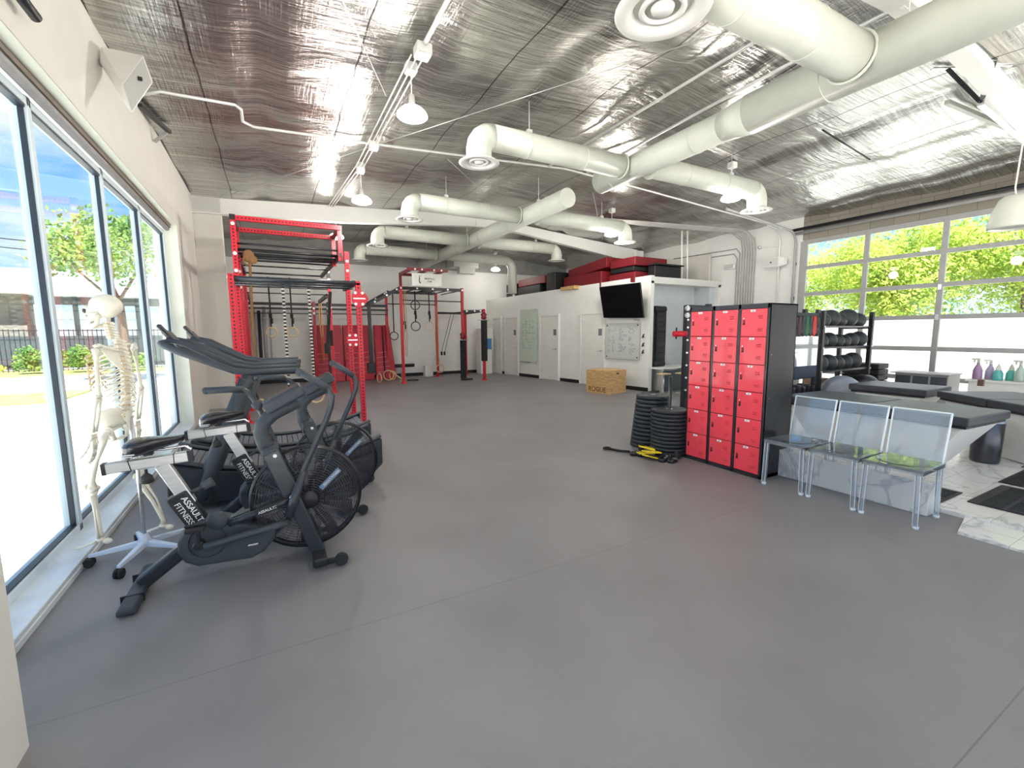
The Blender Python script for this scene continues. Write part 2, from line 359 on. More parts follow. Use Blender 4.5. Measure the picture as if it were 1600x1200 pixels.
# --- tapered rigid frame beams
def frame_beam(Y, name):
    w = .16
    prof = [(XL, 3.92), (-.7, 3.94), (1.6, 4.03), (4.9, 4.28), (6.2, 4.24), (10.35, 3.72), (10.55, 3.72), (10.55, 4.13), (6.2, 4.47), (5.0, 4.56), (1.6, 4.39), (XL, 4.23)]
    mb = MB().prism(prof, (0, Y, 0), (1, 0, 0), (0, 0, 1), (0, .02, 0))
    lo = prof[:6]
    for a, b_ in zip(lo, lo[1:]): mb.beam((a[0], Y, a[1]), (b_[0], Y, b_[1]), w, .02, up=(0, 0, 1))
    mb.beam((4.95, Y-.02, 4.26), (4.95, Y-.02, 4.5), .12, .03)
    struct(mb, name, M_wallw)
frame_beam(10.95, 'trim_beam_1')
mb = MB().prism([(10.45, 2.7), (10.75, 2.7), (10.75, 4.1), (10.45, 4.1)], (0, 10.9, 0), (1, 0, 0), (0, 0, 1), (0, .12, 0)); struct(mb, 'trim_beam_2', M_wallw)
frame_beam(2.05, 'trim_beam_3')

# --- window, left
M_frame = pm('pale_window_frame', (.66, .76, .82), .4, .0, .02); M_dark = pm('dark_gasket', (.02, .03, .045), .4)
M_glass = pm('window_glass', (.96, .98, .99), .0, 0, 0, trans=1., ior=1.45)
def thin_glass(m, tint=(.93, .97, .98)):
    t = m.node_tree; o = t.nodes['Material Output']; tr = N(t, 'ShaderNodeBsdfTransparent'); tr.inputs[0].default_value = (*tint, 1)
    gl = N(t, 'ShaderNodeBsdfGlossy'); gl.inputs['Roughness'].default_value = .0; gl.inputs[0].default_value = (1, 1, 1, 1)
    fr = N(t, 'ShaderNodeFresnel'); fr.inputs[0].default_value = 1.45; mx = N(t, 'ShaderNodeMixShader')
    n = t.nodes.get('Noise Texture'); 
    geo = N(t, 'ShaderNodeNewGeometry')
    fac = math_(t, 'MULTIPLY', fr.outputs[0], .3)
    t.links.new(fac, mx.inputs[0]); t.links.new(tr.outputs[0], mx.inputs[1]); t.links.new(gl.outputs[0], mx.inputs[2]); t.links.new(mx.outputs[0], o.inputs[0]); return m
thin_glass(M_glass)
XG = -1.40
mull = [2.95, 4.42, 5.93, 7.36, 8.84]
for i in range(5):
    y0 = WY0+.2 if i == 0 else mull[i-1]; y1 = mull[i]
    w = slab(XG-.004, XG+.004, y0+.02, y1-.02, .12, 3.12).build('window_%d' % (i+1), M_glass); w['kind'] = 'structure'
    ORG = Vector(w.location)
    f = MB()
    f.box((XG, y1, 1.62), (.09, .06, 3.1)); 
    if i == 0: f.box((XG, y0, 1.62), (.09, .06, 3.1))
    f.box((XG, (y0+y1)/2, .09), (.09, y1-y0, .07)); f.box((XG, (y0+y1)/2, 3.13), (.09, y1-y0, .06))
    f.build('window_frame', M_frame, w, bevel=.004)
    g = MB(); g.box((XG+.012, y1-.036, 1.62), (.03, .016, 2.98)); g.box((XG+.015, (y0+y1)/2, .130), (.04, y1-y0-.1, .012)); g.box((XG+.015, (y0+y1)/2, 3.09), (.05, y1-y0-.1, .02))
    g.build('gasket', M_dark, w)
M_sill = pm('bright_sill', (.72, .78, .82), .35, .2)
struct(MB().box((XL-.11, (WY0+WY1)/2, .035), (.22, WY1-WY0, .07)).box((XL-.01, (WY0+WY1)/2, .02), (.03, WY1-WY0, .04)), 'trim_sill', M_sill, bevel=.004)
M_reveal = pm('reveal_cream', (.78, .80, .70), .6, 0, .02)
struct(MB().box(((XO+XL)/2+.02, (WY0+WY1)/2, WZ1-.005), (XL-XO-.05, WY1-WY0, .02)).box(((XO+XL)/2+.02, WY1-.006, WZ1/2), (XL-XO-.05, .012, WZ1)), 'trim_reveal', M_reveal)
M_brown = pm('brown_shade_pocket', (.20, .16, .13), .6)
struct(MB().box((XL-.125, (WY0+WY1)/2, 3.235), (.09, WY1-WY0-.05, .05)), 'trim_shade_pocket', M_brown)
struct(MB().cyl((XG+.085, 2.2, 3.19), (XG+.085, 8.86, 3.19), .035), 'trim_shade_roller', pm('roller_grey', (.30, .29, .29), .5))

# --- garage door
M_gframe = pm('garage_frame_paint', (.36, .36, .355), .45, .1, .03)
M_frost = bpy.data.materials.new('frosted_pane'); M_frost.use_nodes = True; t = M_frost.node_tree; t.nodes.clear()
ou = N(t, 'ShaderNodeOutputMaterial'); tl = N(t, 'ShaderNodeBsdfTranslucent'); tl.inputs[0].default_value = (.97, .97, .97, 1); df = N(t, 'ShaderNodeBsdfDiffuse'); df.inputs[0].default_value = (.85, .86, .86, 1)
mx = N(t, 'ShaderNodeMixShader'); nz = N(t, 'ShaderNodeTexNoise'); nz.inputs['Scale'].default_value = 1.5; mr = N(t, 'ShaderNodeMapRange'); mr.inputs[3].default_value = .1; mr.inputs[4].default_value = .16
t.links.new(nz.outputs[0], mr.inputs[0]); t.links.new(mr.outputs[0], mx.inputs[0]); t.links.new(tl.outputs[0], mx.inputs[1]); t.links.new(df.outputs[0], mx.inputs[2]); t.links.new(mx.outputs[0], ou.inputs[0])
gd = thing('door_garage', 'glazed sectional garage door with clear upper and frosted lower panes', 'garage door', (XR+.03, 2.6, 0)); gd['kind'] = 'structure'
rails = [3.60, 2.985, 2.375, 1.775, 1.17, .60, .03]; cols = [6.12, 4.86, 3.62, 2.38, 1.14, -.1, -.85]
xg = XR+.03
for z in rails:
    hh = .16 if z > 3.5 else .085
    MB().box((xg, 2.63, z), (.05, 7.0, hh)).build('rail', M_gframe, gd, bevel=.004)
for y in cols: MB().box((xg-.005, y, 1.81), (.055, .09 if y < 6 else .16, 3.58)).build('stile', M_gframe, gd, bevel=.004)
for r_ in range(6):
    for c_ in range(6):
        y1, y0 = cols[c_], cols[c_+1]; z1, z0 = rails[r_], rails[r_+1]
        MB().box((xg+.015, (y0+y1)/2, (z0+z1)/2), (.006, y1-y0-.07, z1-z0-.06)).build('pane', M_glass if r_ < 3 else M_frost, gd)
for z in (1.77, 2.33): MB().box((xg-.04, 3.62, z), (.03, .05, .1)).build('hinge', M_bolt, gd)
# curved lift track beside the door
MB().tube([(XR-.06, 6.28, 0), (XR-.06, 6.28, 3.55)]+arc((XR-.36, 6.28, 3.55), .3, 0, PI/2, 8)[1:]+[(XR-2.6, 6.28, 4.05)], .028, 8).build('lift_track', M_gframe, gd)
for z in (1.2, 2.3, 3.1): MB().beam((XR-.08, 6.28, z), (XR, 6.28, z), .03, .07).build('bracket', M_black, gd)
for k, z in enumerate((3.78, 3.86)): MB().cyl((XR-.12-.05*k, -.8, z), (XR-.12-.05*k, 6.3, z), .035).build('torsion_shaft', M_gframe if k == 0 else M_black, gd)

# --- white box room in the back right
A = Vector((8.44, 8.27, 0)); B = Vector((7.44, 15.34, 0)); dW = (B-A).normalized(); nW = Vector((dW.y, -dW.x, 0))   # nW points into the box (away from gym)
if nW.x < 0: nW = -nW
B2 = A+dW*7.6
def wp(s, z=0, off=0): return A+dW*s+Vector((0, 0, z))-nW*off     # off>0: towards the gym
struct(MB().hexa([A, A+nW*.14, B2+nW*.14, B2], [A+Vector((0, 0, 2.93)), A+nW*.14+Vector((0, 0, 2.93)), B2+nW*.14+Vector((0, 0, 2.76)), B2+Vector((0, 0, 2.76))]), 'wall_box_side', M_wallw)
# end wall: frame around a recess
ye = 8.27
ew = MB(); ew.box(((8.44+XR)/2, ye+.06, 2.82), (XR-8.44, .12, .16)); ew.box((8.50, ye+.06, 1.4), (.09, .12, 2.8)); ew.box((XR-.05, ye+.06, 1.4), (.1, .12, 2.8))
struct(ew, 'wall_box_end', M_wallw)
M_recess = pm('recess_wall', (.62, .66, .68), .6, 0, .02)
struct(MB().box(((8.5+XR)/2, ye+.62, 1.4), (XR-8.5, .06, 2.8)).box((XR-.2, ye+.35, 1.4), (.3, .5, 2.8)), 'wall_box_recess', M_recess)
struct(MB().hexa([Vector((8.44, ye, 2.76)), Vector((XR, ye, 2.76)), Vector((XR, YB, 2.66)), Vector((7.5, YB, 2.66))], [Vector((8.44, ye, 2.88)), Vector((XR, ye, 2.88)), Vector((XR, YB, 2.72)), Vector((7.5, YB, 2.72))]), 'ceiling_box_lid', M_wallw)
# doors in the box wall:  (start,end) along wall
M_door = pm('door_white', (.76, .75, .70), .45, 0, .02); M_plate = pm('grey_door_sign', (.18, .18, .19), .4)
for i, (s0, s1, hs) in enumerate(((2.36, 1.50, 1), (4.22, 3.40, 1), (6.20, 5.50, 1), (7.0, 6.52, 1))):
    d = MB().hexa([wp(s0, .01, .005), wp(s1, .01, .005), wp(s1, .01, .03), wp(s0, .01, .03)], [wp(s0, 2.03, .005), wp(s1, 2.03, .005), wp(s1, 2.03, .03), wp(s0, 2.03, .03)]).build('door_%d' % (i+1), M_door); d['kind'] = 'structure'
    ORG = Vector(d.location)
    fr = MB()
    for s_ in (s0+.035, s1-.035): fr.beam(wp(s_, 0, .02), wp(s_, 2.1, .02), .07, .05, up=dW)
    fr.beam(wp(s0+.07, 2.07, .02), wp(s1-.07, 2.07, .02), .05, .07); fr.build('door_frame', M_wallw, d)
    k = MB(); k.cyl(wp(s1+.07, 1.0, .03), wp(s1+.07, 1.0, .08), .025); k.tube([wp(s1+.07, 1.0, .08), wp(s1+.19, 1.0, .085)], .01); k.build('door_handle', M_chrome, d)
    if i < 3: MB().beam(wp(s1+.13, 1.43, .032), wp(s1+.13, 1.62, .032), .13, .006, up=nW).build('door_sign', M_plate, d)
    for z in (.25, 1.0, 1.8): MB().beam(wp(s0-.01, z, .032), wp(s0-.01, z+.09, .032), .02, .012, up=nW).build('hinge', M_alu, d)
M_bb = pm('black_baseboard', (.015, .015, .016), .5)
bb = MB()
for s0, s1 in ((0, 1.46), (2.44, 3.3), (4.3, 5.42), (6.28, 6.46), (7.08, 7.5)): bb.hexa([wp(s0, 0), wp(s0, 0, .015), wp(s1, 0, .015), wp(s1, 0)], [wp(s0, .1), wp(s0, .1, .015), wp(s1, .1, .015), wp(s1, .1)])
struct(bb, 'baseboard_box', M_bb)
struct(MB().box(((XL+7.4)/2, YB-.01, .055), (7.4-XL, .02, .11)), 'baseboard_back', M_bb)

# --- outside
M_conc = pm('sunlit_concrete', (.70, .68, .63), .9, 0, .06, 1.2, .1, 30)
t, b = nodes(M_conc); c = N(t, 'ShaderNodeTexCoord'); s = N(t, 'ShaderNodeSeparateXYZ'); t.links.new(c.outputs['Object'], s.inputs[0])
g1 = math_(t, 'LESS_THAN', math_(t, 'FRACT', math_(t, 'MULTIPLY', s.outputs[0], 1/2.6)), .012); g2 = math_(t, 'LESS_THAN', math_(t, 'FRACT', math_(t, 'MULTIPLY', s.outputs[1], 1/4.1)), .008)
src = b.inputs['Base Color'].links[0].from_socket; mx = N(t, 'ShaderNodeMixRGB'); t.links.new(math_(t, 'MAXIMUM', g1, g2), mx.inputs[0]); t.links.new(src, mx.inputs[1]); mx.inputs[2].default_value = (.3, .28, .25, 1); t.links.new(mx.outputs[0], b.inputs['Base Color'])
struct(MB().box((-31.55, 20, -.2), (60, 110, .2)), 'ground_left', M_conc)
struct(MB().box((51.4, 20, -.2), (80, 110, .2)), 'ground_right', M_conc)
struct(MB().box((5, -20, -.2), (13, 33.4, .2)), 'ground_front', M_conc)
struct(MB().box((5, 55, -.2), (13, 78, .2)), 'ground_back', M_conc)
M_grass = pm('dry_lawn', (.30, .34, .10), .9, 0, .35, 3, .6, 60)
struct(MB().box((-9.5, 26.2, -.085), (22, 3.4, .05)).box((-6.2, 16.0, -.085), (3.0, 2.6, .05)), 'ground_lawn', M_grass)
# ================================================================ CEILING SERVICES
DX, DZ = 4.88, 3.95
def duct_trunk(y0, y1, y2, lab, r0=.17, r1=.21):
    t = thing('air_duct', lab, 'air duct', (DX, (y0+y2)/2, DZ), 'round supply air ducts along the ridge')
    m = MB()
    if y1 > y0: m.cyl((DX, y0, DZ), (DX, y1, DZ), r1, n=28); m.tube([(DX, y1, DZ), (DX, y1+.35, DZ)], [r1, r0], 28)
    m.cyl((DX, y1+(.35 if y1 > y0 else 0), DZ), (DX, y2, DZ), r0, n=28); m.build('duct_pipe', M_duct, t)
    y = y0+.6
    c = MB()
    while y < y2: c.torus((DX, y, DZ), (0, 1, 0), (r1 if y < y1 else r0)+.002, .006, 28, 4); y += 1.52
    c.build('seam_ring', M_duct, t)
    for y in (y0+1.0, (y0+y2)/2+.3, y2-.5):
        MB().cyl((DX, y, DZ+r0), (DX, y, ceilz(DX)), .006, n=5).box((DX, y, DZ+r0+.02), (.06, .05, .05)).build('hanger', M_cond, t)
    return t
duct_trunk(-2.6, 3.35, 5.95, 'long white round trunk duct running from overhead at the top right')
duct_trunk(6.85, 6.85, 15.6, 'white round trunk duct with a capped near end, farther down the hall')
def branch(y, x1, lab, r=.155, drop=.31, vent=True):
    s = 1 if x1 > DX else -1
    t = thing('branch_duct', lab, 'air duct', (x1, y, DZ), 'branch ducts with round ceiling diffusers')
    R = .17; xe = x1-s*R; r0_ = r+.03
    m = MB(); m.cyl((DX+s*.15, y, DZ), (xe, y, DZ), r, n=26); m.build('duct_pipe', M_duct, t)
    el = MB(); pts = [(xe, y, DZ)]+[(xe+s*R*math.sin(a), y, DZ-R+R*math.cos(a)) for a in [PI/2*k/4 for k in range(1, 5)]]+[(x1, y, DZ-drop+.02)]
    el.tube(pts, r*1.01, 26); el.build('elbow', M_duct, t)
    MB().torus((DX+s*.20, y, DZ), (1, 0, 0), r+.012, .014, 26, 6).build('collar', M_duct, t)
    k = DX+s*.9
    while (xe-k)*s > .2: MB().torus((k, y, DZ), (1, 0, 0), r+.001, .005, 26, 4).build('seam_ring', M_duct, t); k += s*.9
    v = MB(); zb = DZ-drop
    v.lathe([(r, .02), (r*1.45, .0), (r*1.62, -.018), (r*1.58, -.026), (r*1.05, -.02), (r*.98, .03)], (x1, y, zb), n=30); dv = v.build('diffuser', M_white, t)
    MB().lathe([(r*.98, .03), (.001, .03)], (x1, y, zb), n=24).build('diffuser_throat', M_black, dv)
    MB().lathe([(r*.74, .012), (r*.80, -.016), (r*.62, -.02), (r*.6, .0)], (x1, y, zb), n=24).lathe([(r*.4, .0), (r*.36, -.022), (.001, -.026)], (x1, y, zb), n=20).build('diffuser_cone', M_white, dv)
    hx = xe-s*.55; MB().cyl((hx, y, DZ+r), (hx, y, ceilz(hx)), .005, n=5).box((hx, y, DZ+r+.02), (.07, .05, .05)).build('hanger', M_cond, t)
branch(2.3, 2.38, 'wide white branch duct with a round diffuser cut off by the picture top', r=.19)
branch(5.25, 2.40, 'white branch duct and round diffuser left of the trunk, nearest whole one')
branch(5.05, 7.62, 'white branch duct right of the near trunk, diffuser beside a lit pendant')
branch(8.35, 2.40, 'white branch duct left of the far trunk, first one past its capped end')
branch(8.2, 7.50, 'white branch duct right of the far trunk, diffuser beside a lit pendant')
branch(11.15, 2.40, 'second white branch duct left of the far trunk from its capped end')
branch(11.15, 7.55, 'white branch duct right of the far trunk, below the tapered white beam')
branch(13.6, 2.40, 'white branch duct left of the far trunk, the farthest and lowest in view')
t = thing('branch_duct', 'white branch duct on the right, turning down onto the stored mats above the box room', 'air duct', (7.3, 13.6, 3), 'branch ducts with round ceiling diffusers')
MB().tube([(DX+.15, 13.6, DZ), (7.1, 13.6, DZ)]+[(7.1+.3*math.sin(a), 13.6, DZ-.3+.3*math.cos(a)) for a in [PI/2*k/5 for k in range(1, 6)]]+[(7.4, 13.6, 2.85)], .155, 24).build('duct_pipe', M_duct, t)

# pendants
M_lamp = bpy.data.materials.new('lit_lamp_glass'); M_lamp.use_nodes = True; tt, bb_ = nodes(M_lamp); bb_.inputs['Emission Color'].default_value = (1, .95, .86, 1); bb_.inputs['Emission Strength'].default_value = 9; bb_.inputs['Base Color'].default_value = (.9, .9, .9, 1)
w_ = N(tt, 'ShaderNodeTexWave'); w_.inputs['Scale'].default_value = 20; c_ = N(tt, 'ShaderNodeTexCoord'); tt.links.new(c_.outputs['Object'], w_.inputs['Vector']); mr_ = N(tt, 'ShaderNodeMapRange'); mr_.inputs[3].default_value = 8; mr_.inputs[4].default_value = 11; tt.links.new(w_.outputs['Fac'], mr_.inputs[0]); tt.links.new(mr_.outputs[0], bb_.inputs['Emission Strength'])
def pendant(x, y, z, lab, e=75):
    t = thing('pendant_lamp', lab, 'pendant lamp', (x, y, z), 'lit dome pendant lamps'); c = ceilz(x)
    MB().cyl((x, y, z+.2), (x, y, c-.08), .007, n=6).build('chain', M_cond, t)
    MB().box((x, y, c-.05), (.12, .12, .1)).build('junction_box', M_cond, t, bevel=.01)
    MB().lathe([(.001, .24), (.03, .23), (.035, .15), (.06, .11), (.07, .1)], (x, y, z), n=18).build('socket', M_cond, t)
    MB().lathe([(.06, .11), (.11, .09), (.15, .05), (.165, .015), (.15, 0), (.10, -.02), (.04, -.03), (.001, -.03)], (x, y, z), n=28).build('lamp_shade', M_lamp, t)
    l = bpy.data.lights.new('lamp_light', 'POINT'); l.energy = e; l.shadow_soft_size = .14; l.color = (1, .95, .88); lo = bpy.data.objects.new('lamp_light', l); COL.objects.link(lo); lo.parent = t; lo.location = (0, 0, -.19)
for x, y, z, lab in ((1.50, 5.0, 3.86, 'lit pendant lamp nearest the camera, left of the ducts'),
                     (1.52, 8.15, 3.76, 'lit pendant lamp second from the camera, above the big red rig'),
                     (1.50, 11.3, 3.74, 'lit pendant lamp seen through the black bars on top of the red rig'),
                     (7.18, 5.24, 3.80, 'lit pendant lamp on the right, behind the nearest right diffuser'),
                     (7.25, 8.4, 3.80, 'lit pendant lamp in front of the second right-hand diffuser'),
                     (7.26, 14.6, 3.74, "small lit pendant lamp farthest away, near the back wall")):
    pendant(x, y, z, lab, 60 if y < 14 else 14)
for x, y, lab in ((1.5, 1.85, 'added pendant lamp overhead, out of the picture, left front'), (1.5, -1.3, 'added unseen pendant lamp behind the camera, left'), (7.2, -1.3, 'added unseen pendant lamp behind the camera, right')): pendant(x, y, 3.86, lab, 28)  # extra pendants outside the view, added to brighten the foreground floor
# bell speaker hung at the right
t = thing('pendant_speaker', 'white bell-shaped pendant speaker hanging in front of the garage door', 'speaker', (5.72, 1.43, 2.4))
MB().lathe([(.001, .27), (.07, .265), (.10, .24), (.135, .15), (.155, .05), (.16, .0), (.15, -.01), (.145, 0), (.13, .12)], (5.72, 1.43, 2.42), n=32).build('bell_housing', M_duct, t)
MB().lathe([(.14, .01), (.001, .01)], (5.72, 1.43, 2.42), n=24).build('grille', M_gframe, t)
MB().tube([(5.72, 1.43, 2.69), (5.76, 1.45, 2.76), (5.74, 1.43, 3.2), (5.8, 1.45, 3.9), (5.84, 1.46, ceilz(5.84))], .006, 6).build('cable', M_cond, t)

# conduits
def pipe(name, lab, pts, r=.016, m=None, cat='conduit', grp=None, n=8):
    return tag(MB().tube(pts, r, n).build(name, m or M_cond), lab, cat, grp)
def cz(x, off=.06): return ceilz(x)-off
pipe('electrical_conduit', 'bent white conduit crossing the foil ceiling from the left wall to the garage corner',
     [(-1.15, 6.45, 4.1), (-.9, 6.45, cz(-.9)), (-.2, 6.5, cz(-.2)), (-.14, 6.6, cz(-.14)), (-.14, 6.95, cz(-.14)), (-.02, 7.08, cz(0)), (1.5, 7.12, cz(1.5)), (3, 7.12, cz(3)), (5, 7.1, cz(5)), (7, 6.95, cz(7)), (10.6, 6.75, cz(10.6)), (10.95, 6.7, 3.95), (11.03, 6.66, 3.7), (11.03, 6.66, 0)], .018)
pipe('electrical_conduit', 'straight white conduit under the foil, left one of the pair beside the trunk duct', [(4.2, -2, cz(4.2)), (4.6, 3, cz(4.6)), (4.62, 7.1, cz(4.62))], .02, grp=None)
pipe('electrical_conduit', 'straight white conduit under the foil, right one of the pair beside the trunk duct', [(5.3, -2, cz(5.3)), (5.3, 3, cz(5.3)), (5.42, 7.0, cz(5.42))], .02)
pipe('electrical_conduit', 'white conduit feeding the junction box above the nearest pendant', [(1.5, -2, cz(1.5)), (1.5, 4.5, cz(1.5))], .022)
for k in range(3):
    pipe('electrical_conduit', ['left', 'middle', 'right'][k]+' one of three thin ceiling conduits running back behind the nearest pendant', [(1.42+.06*k, 4.7, cz(1.5, .085)), (1.44+.06*k, 8.0, cz(1.5, .085)), (1.3+.05*k, 10.8, cz(1.4, .085))], .009, grp='thin ceiling conduits behind the nearest pendant')
for x, y, s, lab in ((1.5, 4.58, .15, 'white metal junction box on the ceiling before the nearest pendant'), (1.53, 7.1, .13, 'white junction box where the long ceiling conduit passes'), (1.53, 8.2, .13, 'white junction box above the second left pendant')):
    t = thing('junction_box', lab, 'junction box', (x, y, ceilz(x)-.14)); MB().box((x, y, ceilz(x)-.09), (s, s, .1)).build('box_body', M_cond, t, bevel=.008); MB().box((x, y, ceilz(x)-.145), (s*.9, s*.9, .008)).build('cover_plate', M_white, t)
t = None
rods = [((.2, 3.2), (1.4, 5.7)), ((-.7, 10.9), (1.53, 7.3)), ((1.6, 7.2), (4.6, 2.6)), ((2.8, 7.4), (4.3, 9.1)), ((6.2, 7.8), (8.9, 10.7))]
rl = ('thin brace rod crossing the foil toward the nearest pendant', 'thin brace rod from the far left beam end to the conduit box', 'thin brace rod slanting across the middle of the foil ceiling', 'thin brace rod behind the nearest left diffuser', 'thin brace rod on the far right ceiling toward the tapered beam')
for (a, b_), lb in zip(rods, rl): pipe('brace_rod', lb, [(a[0], a[1], cz(a[0], .035)), (b_[0], b_[1], cz(b_[0], .035))], .005, M_alu, 'brace rod', n=5)
pipe('brace_rod', 'short black rod lying below the bright foil over the tables', [(7.0, 3.72, cz(7.0, .1)), (8.5, 3.78, cz(8.5, .1))], .012, M_black, 'brace rod')
# purlin seams (dark shadow gaps between blankets)
# garage opener bracket
t = thing('opener_bracket', 'slotted steel V bracket and rail hanging from the ceiling at the top right', 'bracket', (7.1, 2.15, 4.05))
MB().beam((6.8, 2.35, 4.42), (7.12, 2.14, 4.05), .05, .01).build('strut', M_blackp, t); MB().beam((7.06, 2.05, 4.42), (7.12, 2.14, 4.05), .05, .01).build('strut', M_blackp, t)
MB().beam((6.7, 2.45, 4.44), (7.35, 2.0, 4.41), .05, .012).build('strut', M_alu, t)
MB().beam((7.12, 2.14, 4.05), (11.0, 2.23, 3.9), .06, .06).build('rail', M_alu, t); MB().beam((7.6, 2.6, 4.36), (9.8, 2.3, 4.2), .05, .05).build('cross_bar', M_duct, t)
# wall speakers
t = thing('wall_speaker', 'white wedge-shaped wall speaker above the left windows', 'speaker', (-.95, 5.2, 3.45))
fr_ = [Vector((-.89, 4.97, 3.43)), Vector((-.75, 5.11, 3.72)), Vector((-.82, 5.23, 3.99)), Vector((-.97, 5.06, 3.62))]
u = Vector((-.82, 5.23, 3.99))-Vector((-.97, 5.06, 3.62)); v = (fr_[1]-fr_[2])
c0 = Vector((-.97, 5.06, 3.62)); n_ = u.cross(v).normalized(); n_ = n_ if n_.x < 0 else -n_
front = [c0, c0+u, c0+u+v, c0+v]; cc = sum(front, Vector())/4
back = [Vector((-1.18, 5.44, 3.93)), Vector((-1.18, 5.52, 4.12)), Vector((-1.1, 5.62, 4.06)), Vector((-1.1, 5.54, 3.86))]
MB().hexa([p for p in front], [p for p in back]).build('cabinet', M_white, t, bevel=.02, seg=3)
M_grille = pm('grey_grille', (.55, .55, .53), .5, .1, .12, 300)
ins = [cc+(p-cc)*.86 - n_*.002 for p in front]; MB().hexa([p-n_*.006 for p in ins], ins).build('grille', M_grille, t)
q = cc-n_*.012+u*.12; MB().box(q, (.03, .03, .03)).build('badge', M_black, t)
MB().cyl((-1.19, 5.55, 3.98), (-1.1, 5.5, 3.95), .03).build('mount', M_alu, t)
t = thing('wall_speaker', 'white wall speaker on the right wall near the garage corner', 'speaker', (11.0, 6.6, 3.05))
MB().hexa([(10.72, 6.86, 3.06), (10.80, 6.50, 3.06), (11.05, 6.45, 3.12), (11.05, 6.75, 3.12)], [(10.72, 6.86, 3.3), (10.80, 6.50, 3.3), (11.05, 6.45, 3.26), (11.05, 6.75, 3.26)]).build('cabinet', M_white, t, bevel=.012, seg=2)
MB().hexa([(10.712, 6.83, 3.08), (10.785, 6.53, 3.08), (10.79, 6.53, 3.08), (10.718, 6.83, 3.08)], [(10.712, 6.83, 3.28), (10.785, 6.53, 3.28), (10.79, 6.53, 3.28), (10.718, 6.83, 3.28)]).build('grille', M_grille, t)
MB().box((10.745, 6.68, 3.17), (.02, .03, .03)).build('badge', M_black, t)
t = thing('security_camera', 'small black camera on the wall above the left window', 'camera', (-1.12, 3.8, 3.42))
MB().cyl((-1.19, 3.68, 3.47), (-1.13, 3.68, 3.47), .03).build('mount', M_black, t); MB().cyl((-1.13, 3.66, 3.46), (-1.11, 3.88, 3.43), .030).build('camera_head', M_black, t)
t = thing('speaker_bracket', 'dark angled steel bracket beside the left wall speaker near the ceiling', 'bracket', (-1.0, 7.0, 4.0))
MB().beam((-1.17, 6.9, 4.2), (-1.0, 7.6, 4.2), .05, .04).build('arm', M_black, t); MB().beam((-1.17, 7.6, 4.05), (-1.02, 7.6, 4.2), .05, .03).build('arm', M_gframe, t)
# conduit bundle on the right wall
for k in range(8):
    y = 7.80-.072*k
    xx = XR-.03
    pts = [(xx, y, .0), (xx, y, 3.62-.0*k), (xx-.06, y, 3.88), (xx-.35, y+.05, cz(xx-.35, .07)), (8.9-.25*k, y+.9+.05*k, cz(8.9, .07)), (7.5, 9.2-.05*k, cz(7.5, .07))]
    if k < 2: pts = [(xx, y, 0), (xx, y, 3.45+.12*k), (xx, y+.1, 3.58+.12*k), (xx, y+2.2, 3.62+.12*k)]
    pipe('wall_conduit', ['first', 'second', 'third', 'fourth', 'fifth', 'sixth', 'seventh', 'eighth'][k]+' vertical conduit from the left in the bundle on the right wall', pts, .015, pm('dull_conduit', (.42, .41, .39), .5), grp='conduit bundle on the right wall', n=6)
t = thing('emergency_light', 'small white emergency light box on the right wall', 'emergency light', (11.0, 8.0, 3.2))
MB().box((XR-.05, 8.0, 3.25), (.08, .34, .13)).build('box_body', M_white, t, bevel=.02); MB().box((XR-.095, 8.0, 3.25), (.01, .26, .08)).build('lens', M_grille, t)
tag(MB().box((XR-.02, 6.9, 3.6), (.03, .5, .02)).build('wall_bracket_strip', M_wallw), 'thin white strip above the right wall speaker', 'bracket')
tag(MB().sph((XR-.08, 7.15, 3.62), .045).cyl((XR, 7.2, 3.66), (XR-.08, 7.15, 3.62), .012).build('motion_sensor', M_alu), 'small round sensor on the right wall above the speaker', 'sensor')
# air handler vent box on the back wall
t = thing('wall_vent', 'white duct box with a grey louvre high on the back wall', 'vent', (6.2, 15.4, 3.7))
MB().box((6.3, 15.35, 4.1), (.95, .7, .5)).build('duct_box', M_duct, t, bevel=.005); MB().box((6.35, 15.15, 3.74), (.6, .25, .22)).build('louvre', M_grille, t)
for k in range(5): MB().box((6.35, 15.02, 3.66+.04*k), (.56, .02, .012)).build('louvre_slat', M_duct, t)
